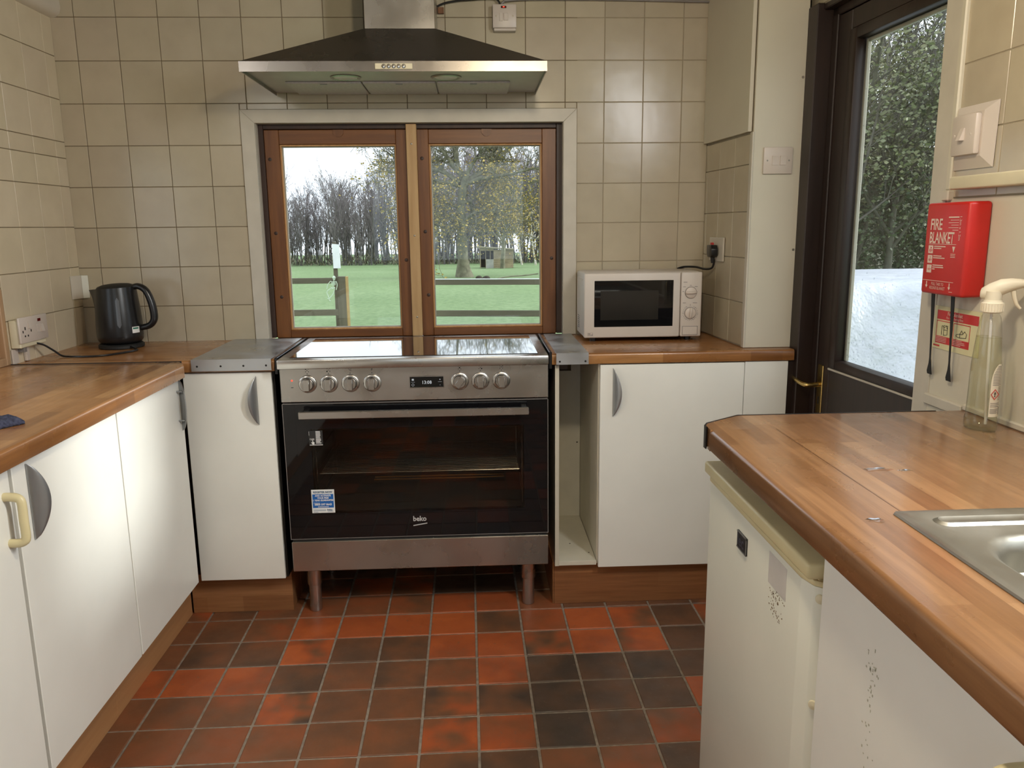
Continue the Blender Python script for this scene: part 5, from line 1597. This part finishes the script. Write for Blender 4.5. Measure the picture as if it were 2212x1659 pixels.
for k in range(3): bar(-1.3085, -1.3275, 1.3040 - k * .0225, 1.3225 - k * .0225)
for (z, w) in ((1.3205, .046), (1.3160, .030), (1.2985, .033), (1.2940, .046), (1.2770, .042), (1.2725, .044), (1.2680, .010)): bar(-1.331, -1.331 - w, z - .001, z + .0012)
for z in (1.3045, 1.3010, 1.2975): bar(-1.399, -1.417, z - .0006, z + .0006)
prism(bm, [(-1.4035, 1.3215), (-1.4145, 1.3215), (-1.409, 1.3080)], 'x', FBX - .0001, FBX + .0002)
bar(-1.296, -1.419, 1.2405, 1.2415)
for y in (-1.310, -1.402):
    bar(y - .0015, y - .0045, 1.2295, 1.2385); prism(bm, [(y + .002, 1.2295), (y - .008, 1.2295), (y - .003, 1.2230)], 'x', FBX - .0001, FBX + .0002)
bar(-1.405, -1.418, 1.2185, 1.2195)
add('instructions', bm, M['print_white'], case, smooth=None, label='white rules, pictogram squares, arrows and small print')
bm = bmesh.new()
for k in range(3):
    z = 1.3050 - k * .0225
    for (y, dz, w, h) in ((-1.3135, .003, .0022, .006), (-1.3180, .002, .002, .008), (-1.3225, .004, .0022, .005), (-1.3170, .011, .005, .0025)):
        box(bm, FBX - .0003, FBX, y - w, y, z + dz + .001 * k, z + dz + h)
add('pictograms', bm, M['red'], case, smooth=None)
bm = text_bm('PULL TABS TO\nRELEASE BLANKET', .0098, (FBX, -1.3575, 1.2305), YR, ZU, 0, .78, 'CENTER', 1, .95)
merge(bm, text_bm('1.2m x 1.2m', .0105, (FBX, -1.423, 1.3905), (0, 0, -1), (0, -1, 0), 0, 1.05))
add('lettering', bm, M['print_white'], case, smooth=None)
for y, z1, dy in ((-1.312, 1.008, .022), (-1.392, 1.005, .030)):
    bm = bmesh.new()
    prof2 = [(y - .008, y + .006, 1.2105), (y - .006, y + .006, 1.16), (y - .002, y + .0045, 1.10), (y + .0005, y + .006, 1.05), (y + .002, y + .012, z1 + .028), (y + .003, y + .022, z1 + .008), (y + .006, y + .024, z1)]
    fr_ = [[bm.verts.new((1.140 + .010 * t_, a_, z_)), ] for t_, (a_, b__, z_) in enumerate(prof2[:0])]
    L0 = [(1.140 + .003 * i, a_, b__, z_) for i, (a_, b__, z_) in enumerate(prof2)]
    F1 = [(bm.verts.new((x, a_, z_)), bm.verts.new((x, b__, z_)), bm.verts.new((x + .0015, b__, z_)), bm.verts.new((x + .0015, a_, z_))) for x, a_, b__, z_ in L0]
    loft(bm, [list(q) for q in F1])
    add('pull_tab', bm, M['black_matt'], fb, smooth=40, label='black pull tab')
sg = root('safety_sign', 'cream and red fire blanket instruction sign behind the spray bottle', 'sign', (1.169, -1.37, 1.12))
SXW = 1.1692
add('card', B(SXW - .001, SXW + .0005, -1.462, -1.281, 1.073, 1.177, 0.0003), M['sign_cream'], sg)
bm = bmesh.new()
def sbar(y0, y1, z0, z1, o=0.0): box(bm, SXW - .0013 - o, SXW - .0009, y1, y0, z0, z1)
sbar(-1.293, -1.455, 1.145, 1.167)
for y0, y1 in ((-1.293, -1.358), (-1.362, -1.427)):
    sbar(y0, y1, 1.087, 1.1045); sbar(y0, y0 - .002, 1.1045, 1.142); sbar(y1 + .002, y1, 1.1045, 1.142); sbar(y0, y1, 1.140, 1.142)
sbar(-1.286, -1.312, 1.0785, 1.0825)
add('red_panels', bm, M['print_red'], sg, smooth=None)
ST = SXW - .0018
bm = text_bm('Fire blanket', .0125, (ST, -1.365, 1.1565), YR, ZU, .0001, 1.0, 'CENTER')
merge(bm, text_bm('For smothering fires', .0085, (ST, -1.365, 1.1482), YR, ZU, 0, .95, 'CENTER'))
for y0 in (-1.296, -1.365):
    for k in range(4): box(bm, ST, ST + .0001, y0 - random.uniform(.030, .048), y0, 1.1015 - k * .0036, 1.1026 - k * .0036)
add('lettering', bm, M['print_white'], sg, smooth=None)
bm = bmesh.new()
def line(pts, r=.0006): tube(bm, [(ST, p[0], p[1]) for p in pts], r, 4, 1)
line([(-1.317, 1.108), (-1.317, 1.130)]); line([(-1.325, 1.108), (-1.325, 1.132), (-1.340, 1.132), (-1.340, 1.110), (-1.325, 1.108)]); line([(-1.318, 1.131), (-1.327, 1.126), (-1.335, 1.132), (-1.339, 1.124)]); line([(-1.325, 1.121), (-1.340, 1.121)])
line([(-1.376, 1.116), (-1.388, 1.119), (-1.400, 1.119), (-1.408, 1.127), (-1.416, 1.121), (-1.414, 1.112), (-1.390, 1.110), (-1.376, 1.112), (-1.376, 1.116)]); line([(-1.390, 1.110), (-1.390, 1.119), (-1.396, 1.128), (-1.402, 1.120)])
add('pictograms', bm, M['print_black'], sg, smooth=None)

# ------------------------------------------------------------------ ceiling bulb and added wall strips, out of view
lp = root('ceiling_lamp', 'warm bare bulb in a white ceiling rose behind the camera', 'lamp', (LAMP_AT[0], LAMP_AT[1], CEIL))
bm = bmesh.new(); lathe(bm, [(.05, 0), (.05, .012), (.03, .022)], (LAMP_AT[0], LAMP_AT[1], CEIL - .001), (0, 0, -1), 24); add('ceiling_rose', bm, M['plastic'], lp)
bm = bmesh.new(); lathe(bm, [(.004, .02), (.004, .09), (.016, .09), (.018, .125)], (LAMP_AT[0], LAMP_AT[1], CEIL), (0, 0, -1), 16); add('lamp_holder', bm, M['plastic'], lp)
bm = bmesh.new(); lathe(bm, [(.013, .125), (.030, .165), (.033, .190), (.024, .215), (.0001, .224)], (LAMP_AT[0], LAMP_AT[1], CEIL), (0, 0, -1), 20)
bulb = add('bulb', bm, M['bulb'], lp); bulb.visible_shadow = False
def added_wall_strip(at, wall_x, sgn, half, label):  # unseen fitting added around each fill light
    st = root('added_strip_light', label, 'lamp', (wall_x, at[1], at[2]))
    x0, x1 = sorted((wall_x, wall_x - sgn * 0.035))
    add('housing', B(x0, x1, at[1] - half, at[1] + half, at[2] - .03, at[2] + .05, 0.004), M['plastic'], st)
    x0, x1 = sorted((wall_x - sgn * 0.036, wall_x - sgn * 0.055))
    add('diffuser', B(x0, x1, at[1] - half + .02, at[1] + half - .02, at[2] - .025, at[2] + .045, 0.006), M['tube'], st)
added_wall_strip(FILL_AT, 1.170, 1, 0.62, 'added fill strip high on the wall above the sink, outside the frame')
added_wall_strip(FILL2_AT, -1.482, -1, 0.52, 'added fill strip high on the wall above the long worktop, outside the frame')

# ------------------------------------------------------------------ outdoors: lawn, fence, oak, woodland, shed
def ground(y):
    d = y + 3.18
    return -0.5 - 0.0175 * max(0.0, d - 12)
bm = bmesh.new()
ys = [-12, 0.5, 4, 8.8, 14, 20, 28, 36, 44, 52, 60, 75, 110]
rows_ = [[bm.verts.new((x, y, ground(y))) for x in (-70, -30, -10, 0, 10, 30, 70)] for y in ys]
for a_, b__ in zip(rows_, rows_[1:]):
    for i in range(6): bm.faces.new((a_[i], a_[i + 1], b__[i + 1], b__[i]))
bmesh.ops.recalc_face_normals(bm, faces=bm.faces)
lawn = struct('lawn', bm, M['lawn'], smooth=180)
if lawn.data.polygons[0].normal.z < 0: lawn.data.flip_normals()

def tree_mesh(name, branches, sides=4):
    """branches: list of (points, radii). One mesh of tapered tubes."""
    V, F = [], []
    for P, Rr in branches:
        n = sides if Rr[0] > .03 else 3
        base = len(V)
        for i, p in enumerate(P):
            d = (P[min(i + 1, len(P) - 1)] - P[max(i - 1, 0)])
            u, v = frame_of(d if d.length > 1e-6 else Vector((0, 0, 1)))
            for k in range(n):
                a_ = 2 * math.pi * k / n
                V.append(p + u * (Rr[i] * math.cos(a_)) + v * (Rr[i] * math.sin(a_)))
        for i in range(len(P) - 1):
            for k in range(n):
                F.append((base + i * n + k, base + i * n + (k + 1) % n, base + (i + 1) * n + (k + 1) % n, base + (i + 1) * n + k))
    me = bpy.data.meshes.new(name); me.from_pydata(V, [], F); me.update()
    for p in me.polygons: p.use_smooth = True
    return me

def grow(rng, out, tips, p, d, length, r, level, wig=.25, up=.05, kids=(5, 5, 4, 3), spread=.9, ratio=.55, rmin=.006):
    n = max(3, int(4 + (3 - level)))
    P, Rr = [p.copy()], [r]
    q = p.copy(); dd = d.normalized()
    for i in range(n):
        dd = (dd + Vector((rng.gauss(0, wig), rng.gauss(0, wig), rng.gauss(0, wig) + up)) * .6).normalized()
        q = q + dd * (length / n)
        P.append(q.copy()); Rr.append(max(rmin, r * (1 - .75 * (i + 1) / n)))
    out.append((P, Rr))
    if level >= len(kids):
        tips.append((P[-1], dd)); return
    for k in range(kids[level]):
        t = rng.uniform(.25, 1.0)
        i = min(n - 1, int(t * n)); b0 = P[i].lerp(P[i + 1], t * n - i)
        u, v = frame_of(P[i + 1] - P[i])
        a_ = rng.uniform(0, 2 * math.pi)
        side = u * math.cos(a_) + v * math.sin(a_)
        nd = ((P[i + 1] - P[i]).normalized() * rng.uniform(.5, 1.0) + side * spread).normalized()
        grow(rng, out, tips, b0, nd, length * ratio * rng.uniform(.7, 1.15), max(rmin, Rr[i] * .55), level + 1, wig, up, kids, spread, ratio, rmin)

def leaf_mesh(name, rng, spots, count, spread, size):
    V, F = [], []
    for _ in range(count):
        c, _d = rng.choice(spots)
        p = c + Vector((rng.gauss(0, spread), rng.gauss(0, spread), rng.gauss(0, spread * .8)))
        a_ = Vector((rng.uniform(-1, 1), rng.uniform(-1, 1), rng.uniform(-1, 1))).normalized(); u, v = frame_of(a_)
        s_ = size * rng.uniform(.6, 1.3); b0 = len(V)
        V += [p - u * s_ * .5, p + v * s_ * .35, p + u * s_ * .5, p - v * s_ * .35]; F.append((b0, b0 + 1, b0 + 2, b0 + 3))
    me = bpy.data.meshes.new(name); me.from_pydata(V, [], F); me.update()
    return me

def link_mesh(name, me, mat, parent, kind=None, loc=(0, 0, 0)):
    if not me.materials: me.materials.append(mat)
    o = bpy.data.objects.new(name, me); COL.objects.link(o); o.parent = parent; o.location = loc
    if kind: o['kind'] = kind
    return o

# the oak
OX, OY = -0.41, 34.6
OZ = ground(OY) - .03
oak = root('oak_tree', 'big spreading oak with ochre leaves standing in the field', 'tree', (OX, OY, OZ))
rng = random.Random(5)
br, tips = [], []
trunk = [(0.03, 0), (0, .35), (-.02, 1.0), (-.06, 2.0), (-.08, 3.0), (0, 3.8), (.12, 4.4), (.25, 4.8)]
TP = smooth_path([Vector((x, 0, z)) for x, z in trunk], 4)
TR = []
for p in TP:
    z = p.z
    TR.append(.27 + .22 * math.exp(-z / .35) + .02 * math.sin(z * 5) - .02 * z if z < 4 else .20 - .06 * (z - 4))
br.append((TP, TR))
limbs = [([(.1, 4.2), (.9, 4.9), (1.9, 5.7), (2.7, 6.2), (3.6, 6.6)], .17), ([(.15, 4.3), (1.1, 4.55), (2.0, 4.66), (3.4, 4.9), (4.3, 4.8)], .12), ([(0, 3.5), (.35, 3.55), (.8, 3.9), (1.35, 4.3), (2.0, 4.6)], .10),
         ([(0, 4.2), (-.9, 4.4), (-1.6, 4.6), (-2.6, 4.8), (-3.8, 4.9)], .14), ([(0, 4.3), (-.9, 4.9), (-1.7, 5.0), (-2.8, 5.4), (-3.6, 5.9)], .12), ([(.15, 4.5), (-.2, 5.4), (-.35, 6.8), (-.4, 8.2)], .15),
         ([(0, 2.6), (.7, 3.0), (1.8, 3.1), (2.9, 3.2)], .09), ([(0, 1.8), (.9, 2.15), (2, 2.25), (2.8, 2.2)], .06), ([(-.05, 2.3), (-.9, 2.35), (-1.6, 2.5), (-2.2, 2.4)], .05),
         ([(1.2, 5.1), (1.7, 6.1), (2.0, 7.2)], .09), ([(-.1, 4.7), (-1, 6), (-1.8, 7.2)], .11), ([(.3, 4.8), (.9, 6.0), (1.0, 7.6)], .10), ([(-.05, 3.2), (-1.0, 3.5), (-2.0, 3.5), (-3.0, 3.8)], .07), ([(-.02, 2.9), (-.8, 2.8), (-1.5, 3.0)], .05)]
for li, (pts, r) in enumerate(limbs):
    sgn = rng.choice((-1, 1)); yy = [sgn * .35 * i * rng.uniform(.3, 1.2) for i in range(len(pts))]
    P = smooth_path([Vector((x + rng.gauss(0, .03), yy[i], z)) for i, (x, z) in enumerate(pts)], 5)
    P = [p + Vector((rng.gauss(0, .025), rng.gauss(0, .03), rng.gauss(0, .025))) for p in P]
    Rr = [max(.022, r * (1 - .8 * i / (len(P) - 1))) for i in range(len(P))]
    br.append((P, Rr))
    for k in range(16):
        t = rng.uniform(.22, 1); i = min(len(P) - 2, int(t * (len(P) - 1)))
        u, v = frame_of(P[i + 1] - P[i]); a_ = rng.uniform(0, 6.28)
        nd = ((P[i + 1] - P[i]).normalized() * .7 + (u * math.cos(a_) + v * math.sin(a_)) * .9 + Vector((0, 0, .15))).normalized()
        grow(rng, br, tips, P[i], nd, rng.uniform(.7, 1.7), Rr[i] * .5, 2, .35, .02, (0, 0, 5, 4), .9, .6, .011)
link_mesh('trunk_and_branches', tree_mesh('oak_wood', br, 7), M['bark_oak'], oak)
low = [t for t in tips if t[0].z < 5.3]
link_mesh('leaves', leaf_mesh('oak_leaves', rng, low, 6500, .22, .12), M['leaf_oak'], oak, 'stuff')
link_mesh('upper_leaves', leaf_mesh('oak_leaves_upper', rng, tips, 1600, .20, .10), M['leaf_oak'], oak, 'stuff')

# woodland behind: shared variants, every tree its own object
variants = []
for s_ in range(7):
    rg = random.Random(100 + s_); out, tp = [], []
    for st_ in range(rg.choice((3, 4, 5))):
        H = rg.uniform(4.3, 5.6)
        a_ = rg.uniform(0, 6.28); rad = rg.uniform(.05, .55)
        grow(rg, out, tp, Vector((rad * math.cos(a_), rad * math.sin(a_), -.1)), Vector((rg.gauss(0, .10), rg.gauss(0, .10), 1)), H, rg.uniform(.035, .085), 0, .07, .16, (12, 5, 3), .55, .32, .010)
    big = [b_ for b_ in out if b_[1][0] > .03]; small = [b_ for b_ in out if b_[1][0] <= .03]
    variants.append((tree_mesh('woodland_trunk', big, 5), tree_mesh('woodland_twigs', small, 3)))
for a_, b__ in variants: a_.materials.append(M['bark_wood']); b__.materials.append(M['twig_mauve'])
rg = random.Random(11)
def height_at(x, y):
    # skyline: lower gap in the middle of the field's far side
    q = x / (y + 3.18)
    h = .92 + .06 * math.sin(q * 61) + .05 * math.sin(q * 143)
    if q < -.235: h += .18
    if -.225 < q < -.19: h -= .12
    if q > -.15: h += .42 * min(1, (q + .15) / .10)
    return h
for row, y0 in enumerate((57.5, 60.5, 64, 69)):
    nrow = 34
    for i in range(nrow):
        y = y0 + rg.uniform(-1.2, 1.2)
        q = -.36 + .56 * (i + rg.uniform(.1, .9)) / nrow
        x = .036 + q * (y + 3.18)
        k = rg.randrange(7)
        pane = 'behind the marker board' if q < -.105 else 'behind the oak and shed'
        rank = ('front rank', 'second rank', 'third rank', 'rearmost rank')[row]
        t = root('woodland_tree', 'bare grey-mauve tree in the %s of the woodland %s' % (rank, pane), 'tree', (x, y, ground(y)), 'bare trees, %s, %s' % (rank, pane), rg.uniform(0, 6.28))
        sc_ = height_at(x, y) * rg.uniform(.82, 1.12) * (1 + .03 * row)
        t.scale = (sc_ * .9, sc_ * .9, sc_)
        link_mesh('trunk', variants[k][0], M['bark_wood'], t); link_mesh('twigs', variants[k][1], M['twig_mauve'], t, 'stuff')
# pale birches and the shed tree
for nm, q, y, hh in (('pale leaning birch stem right of the shed', .0780, 52.0, 3.4), ('slim pale birch stem beside the shed', .0610, 53.0, 3.2)):
    t = root('birch_tree', nm, 'tree', (.036 + q * (y + 3.18), y, ground(y)))
    out, tp = [], []; r2 = random.Random(int(q * 1e4))
    grow(r2, out, tp, Vector((0, 0, -.1)), Vector((-.12, 0, 1)), hh, .085, 0, .12, .06, (6, 4, 3), .6, .5, .012)
    link_mesh('trunk_and_branches', tree_mesh('birch_wood', out, 6), M['birch'], t)
t = root('field_tree', 'grey-barked tree with a forked trunk in front of the shed', 'tree', (.036 + .0368 * 49.0, 45.8, ground(45.8)))
out, tp = [], []; r2 = random.Random(77)
grow(r2, out, tp, Vector((0, 0, -.1)), Vector((-.02, 0, 1)), 4.2, .17, 0, .10, .08, (9, 6, 4), .6, .5, .014)
grow(r2, out, tp, Vector((.06, 0, .9)), Vector((.22, 0, 1)), 3.2, .08, 1, .10, .08, (9, 6, 4), .6, .5, .014)
link_mesh('trunk_and_branches', tree_mesh('field_tree_wood', out, 6), M['bark_oak'], t)
# undergrowth along the wood edge
r2 = random.Random(9); V, F = [], []
for _ in range(9000):
    y = r2.uniform(56, 64); q = r2.uniform(-.38, .22); x = .036 + q * (y + 3.18); z = ground(y) + abs(r2.gauss(0, .45)); s_ = r2.uniform(.08, .25)
    a_ = Vector((r2.gauss(0, .5), r2.gauss(0, .5), 1)).normalized(); u, v = frame_of(a_); b0 = len(V); p = Vector((x, y, z))
    V += [p - u * s_ * .25, p + a_ * s_, p + u * s_ * .25, p - a_ * s_ * .5]; F.append((b0, b0 + 1, b0 + 2, b0 + 3))
me = bpy.data.meshes.new('undergrowth'); me.from_pydata(V, [], F); me.update()
o = link_mesh('undergrowth', me, M['undergrowth'], None, 'stuff'); tag(o, 'low dead bracken and scrub at the foot of the woodland', 'undergrowth')

# shed
SHX, SHY = 1.47, 46.6
SZ = ground(SHY)
sh = root('field_shed', 'small timber field shelter with a pale half door at the wood edge', 'shed', (SHX, SHY, SZ))
bm = bmesh.new(); box(bm, SHX - .15, SHX + 1.05, SHY - .02, SHY + .05, SZ, SZ + 1.10)
cl = add('side_wall', bm, M['shed_board'], sh, smooth=None)
for k in range(9):
    bm = bmesh.new(); z = SZ + .02 + k * .122
    prism(bm, [(SHY - .02, z), (SHY - .055, z), (SHY - .03, z + .118), (SHY - .02, z + .118)], 'x', SHX - .16, SHX + 1.06); add('cladding_board', bm, M['shed_board'], cl, smooth=None)
bm = bmesh.new(); box(bm, SHX - 1.0, SHX - .95, SHY - .02, SHY + .05, SZ, SZ + 1.1); box(bm, SHX - .66, SHX - .63, SHY - .02, SHY + .05, SZ, SZ + 1.1); box(bm, SHX - .38, SHX - .35, SHY - .02, SHY + .03, SZ + .5, SZ + 1.1)
box(bm, SHX - 1.0, SHX - .15, SHY - .02, SHY + .05, SZ + 1.07, SZ + 1.22); add('front_frame', bm, M['shed_board'], sh, smooth=None)
bm = bmesh.new(); box(bm, SHX - .63, SHX - .15, SHY - .03, SHY + .02, SZ, SZ + .55); add('half_door', bm, M['shed_white'], sh, smooth=None)
bm = bmesh.new(); box(bm, SHX - 1.0, SHX + 1.05, SHY + 1.2, SHY + 1.25, SZ, SZ + 1.1); box(bm, SHX - 1.0, SHX - .95, SHY + .05, SHY + 1.2, SZ, SZ + 1.1); box(bm, SHX + 1.0, SHX + 1.05, SHY + .05, SHY + 1.2, SZ, SZ + 1.1); add('back_wall', bm, M['bark_dark'], sh, smooth=None)
bm = bmesh.new(); prism(bm, [(SHX - 1.2, SZ + 1.27), (SHX + 1.12, SZ + 1.10), (SHX + 1.12, SZ + 1.16), (SHX - 1.2, SZ + 1.33)], 'y', SHY - .2, SHY + 1.35); add('roof', bm, M['shed_felt'], sh, smooth=None)
# mole hills
for i, (x, y, s_) in enumerate(((.30, 33.2, .17), (.62, 32.6, .19), (.48, 31.2, .15))):
    bm = bmesh.new(); bmesh.ops.create_icosphere(bm, subdivisions=2, radius=s_)
    for v in bm.verts: v.co.z = max(-.05, v.co.z * .75); v.co *= 1 + .15 * mn.noise(v.co * 9)
    bmesh.ops.translate(bm, verts=bm.verts, vec=(x, y, ground(y)))
    tag(add('molehill', bm, M['soil'], smooth=60), ('dark molehill nearest the oak trunk', 'dark molehill second from the oak trunk', 'dark molehill just above the fence rail')[i], 'molehill', 'molehills beside the oak')
bm = bmesh.new(); tube(bm, [(1.1, 31.5, ground(31.5) + .05), (1.6, 31.8, ground(31.5) + .12), (2.2, 32.0, ground(31.5) + .14), (2.9, 32.2, ground(31.5) + .20)], .03, 6); tag(add('fallen_branch', bm, M['bark_oak']), 'thin fallen branch lying on the grass beyond the rail', 'branch')

# fences
fn = root('post_fence', 'weathered post and two rails with the hanging skeleton', 'fence', (-1.75, 7.8, -0.5))
add('post', B(-1.80, -1.69, 7.72, 7.83, -0.52, 0.735, 0.004), M['fence_post'], fn)
add('lit_post_side', B(-1.689, -1.665, 7.722, 7.83, -0.52, 0.733, 0.002), M['fence_lit'], fn, label='post side coloured paler as if lit')
for z0, z1 in ((.645, .72), (.210, .292)):
    add('rail', B(-7.0, -1.70, 7.735, 7.775, z0, z1, 0.004) if z0 < .5 else B(-7.0, -1.802, 7.735, 7.775, z0, z1, 0.004), M['fence_wood'], fn)
add('post', B(-4.30, -4.18, 7.776, 7.88, -0.52, 0.75, 0.004), M['fence_post'], fn)
f2 = root('post_fence', 'weathered two-rail fence crossing in front of the oak', 'fence', (-0.72, 7.5, -0.5), None, R(-9))
for nm, q in (('post', (-.06, .06, -.05, .05, -.02, 1.23)), ('post', (2.9, 3.02, -.05, .05, -.02, 1.23))): add(nm, B(*q, bev=.004), M['fence_post'], f2, local=True)
for z0, z1, zz in ((1.13, 1.20, 0), (.715, .795, 0)): add('rail', B(-.06, 6.0, -.085, -.05, z0, z1, 0.004), M['fence_wood'], f2, local=True)
for z0 in (1.2005,): add('rail_cap', B(-.06, 6.0, -.088, -.048, z0, z0 + .009), M['paper'], f2, local=True, label='pale top edge of rail')  # pale strip along the top of the upper rail
mk = root('marker_board', 'narrow blank white board on a thin post behind the fence', 'board', (-1.86, 8.05, -0.5))
add('post', B(-1.90, -1.845, 8.06, 8.10, -0.52, 1.19, 0.003), M['fence_post'], mk)
add('board', PR([(-1.893, .83), (-1.795, .83), (-1.800, 1.155), (-1.898, 1.165)], 'y', 8.035, 8.058, .002, 1), M['sign_white'], mk)
# hanging skeleton decoration
sx_, sy_, sz_ = -1.865, 7.70, .735
sk = root('skeleton_toy', 'small pale plastic skeleton hanging on the fence post', 'decoration', (sx_, sy_, sz_ - .32))
bm = bmesh.new(); bmesh.ops.create_icosphere(bm, subdivisions=2, radius=.022, matrix=Matrix.Translation((sx_ + .03, sy_, sz_ - .012)) @ Matrix.Diagonal((1, 1, 1.2, 1))); box(bm, sx_ + .018, sx_ + .042, sy_ - .016, sy_ + .010, sz_ - .046, sz_ - .026, .004); add('skull', bm, M['bone'], sk)
bm = bmesh.new(); tube(bm, [(sx_ + .026, sy_, sz_ - .04), (sx_ + .016, sy_, sz_ - .10), (sx_ + .008, sy_, sz_ - .14)], .006, 6)
for k in range(5):
    z = sz_ - .060 - k * .011; tube(bm, [(sx_ - .010, sy_, z), (sx_ + .020, sy_ - .018, z - .004), (sx_ + .048, sy_, z)], .0035, 5)
add('ribcage', bm, M['bone'], sk)
bm = bmesh.new(); tube(bm, [(sx_ - .020, sy_, sz_ - .145), (sx_ + .008, sy_, sz_ - .155), (sx_ + .036, sy_, sz_ - .142)], .010, 6); add('pelvis', bm, M['bone'], sk)
for pts in ([(0 - .016, -.055), (-.055, -.10), (-.072, -.16)], [(.055, -.058), (.068, -.11), (.050, -.175)]):
    bm = bmesh.new(); tube(bm, [(sx_ + a_, sy_, sz_ + b__) for a_, b__ in pts], .0055, 6, 3); add('arm', bm, M['bone'], sk)
for pts in ([(-.018, -.155), (-.075, -.20), (-.050, -.285), (-.075, -.292)], [(.030, -.155), (.010, -.225), (-.050, -.30), (-.030, -.325)]):
    bm = bmesh.new(); tube(bm, [(sx_ + a_, sy_, sz_ + b__) for a_, b__ in pts], .0065, 6, 3); add('leg', bm, M['bone'], sk)

# ------------------------------------------------------------------ outdoors beyond the door: covered pile, ivy trees, brick building
tp_ = root('tarpaulin_pile', 'white tarpaulin sheet pulled over a tall pile outside the door', 'tarpaulin', (3.0, 1.6, -0.5))
bm = bmesh.new()
NX, NZ = 40, 26
g = []
for i in range(NX + 1):
    x = 1.75 + 3.0 * i / NX; row = []
    for j in range(NZ + 1):
        t = j / NZ
        if t < .6:
            z = -.5 + 1.50 * t / .6; y = 1.15 + .45 * (t / .6) ** 1.6
        else:
            z = 1.00 + .02 * math.sin((t - .6) * 6); y = 1.60 + (t - .6) / .4 * 1.4
        n = mn.noise(Vector((x * 1.7, y * 2.0, z * 1.3))) * .10 + mn.noise(Vector((x * 5, y * 4, z * 4))) * .025
        row.append(bm.verts.new((x, y - n, z + (n * .12 if t >= .6 else 0))))
    g.append(row)
for i in range(NX):
    for j in range(NZ): bm.faces.new((g[i][j], g[i + 1][j], g[i + 1][j + 1], g[i][j + 1]))
ex = bmesh.ops.extrude_face_region(bm, geom=bm.faces[:])
for v in [q for q in ex['geom'] if isinstance(q, bmesh.types.BMVert)]: v.co += Vector((0, .02, -.02))
bmesh.ops.recalc_face_normals(bm, faces=bm.faces)
add('sheet', bm, M['tarp'], tp_, smooth=180)
bm = bmesh.new(); box(bm, 1.95, 4.6, 1.75, 2.9, -.5, .93, .05); add('pile', bm, M['fence_wood'], tp_)

bl = root('brick_building', 'pale brick building half hidden behind the ivy-clad trees', 'building', (9.0, 15.0, -0.6))
bm = bmesh.new(); box(bm, 5.0, 16.0, 13.8, 16.4, -.8, 2.2); add('brick_wall', bm, M['brick'], bl, smooth=None)
bm = bmesh.new(); prism(bm, [(13.5, 2.15), (16.7, 2.15), (15.1, 2.9)], 'x', 4.8, 16.2); add('roof', bm, M['shed_felt'], bl, smooth=None)
labels = ['ivy-clad tree with a leaning dark stem nearest behind the tarpaulin', 'tall bare-topped tree with ivy in the middle of the door glass',
          'dense low dark evergreen just above the tarpaulin', 'thin many-stemmed tree close to the door frame edge of the glass',
          'tall sparse-leaved tree against the sky nearest the fire blanket', 'slender twiggy tree in front of the brick building corner',
          'second low dark evergreen under the tall trees near the fire blanket', 'leafy grey-green tree filling the middle height of the glass']
spots = [(5.5, 8.8, 7.4, .10, 0), (6.9, 10.2, 9.0, .12, 1), (6.0, 9.6, 2.7, .05, 2), (4.75, 7.6, 7.0, .05, 3), (8.4, 11.0, 9.2, .11, 4), (7.2, 12.6, 8.4, .08, 5), (7.6, 9.8, 2.9, .05, 6), (6.4, 8.9, 5.0, .07, 7)]
garden = []
for (x, y, H, r, k) in spots:
    r2 = random.Random(300 + k); out, tp = [], []
    t = root('garden_tree', labels[k], 'tree', (x, y, -.6))
    if k in (2, 6):
        for s_ in range(6): grow(r2, out, tp, Vector((r2.uniform(-1.1, 1.1), r2.uniform(-.5, .5), 0)), Vector((r2.gauss(0, .15), r2.gauss(0, .15), 1)), H * r2.uniform(.7, 1), r * .6, 0, .12, .08, (10, 6, 3), .7, .42, .005)
    else:
        grow(r2, out, tp, Vector((0, 0, 0)), Vector((r2.gauss(0, .08), r2.gauss(0, .08), 1)), H, r, 0, .11, .12, (17, 8, 5), .7, .34, .005)
        grow(r2, out, tp, Vector((.1, .1, .3)), Vector((r2.choice((-.5, .45)), .1, 1)), H * .8, r * .6, 0, .12, .10, (12, 7, 5), .7, .36, .005)
    wood_me = tree_mesh('garden_tree_wood', out, 5)
    link_mesh('trunk_and_branches', wood_me, M['bark_dark'], t)
    lo_ = [q for q in tp if q[0].z < 4.6] or tp
    n_l = (5200, 4200, 7500, 2600, 4200, 3000, 7500, 7000)[k]
    lm = leaf_mesh('garden_leaves', r2, lo_ if k != 4 else tp, n_l, .20, .065)
    link_mesh('leaves', lm, M['leaf_dark'] if k in (2, 6) else M['leaf_ivy'], t, 'stuff')
    garden.append((wood_me, lm))
for i, (x, y, k, lb) in enumerate(((9.6, 17.2, 1, 'far tree rising behind the brick building near its corner'), (12.6, 20.4, 4, 'far tree rising behind the brick building roof middle'), (15.4, 22.0, 0, 'far tree rising behind the brick building at its far end'),
                                   (8.8, 19.6, 5, 'far slender tree behind the brick building close to the door frame edge'))):
    t = root('garden_tree', lb, 'tree', (x, y, -.8), None, 1.1 * i)
    link_mesh('trunk_and_branches', garden[k][0], M['bark_dark'], t); link_mesh('leaves', garden[k][1], M['leaf_ivy'], t, 'stuff')
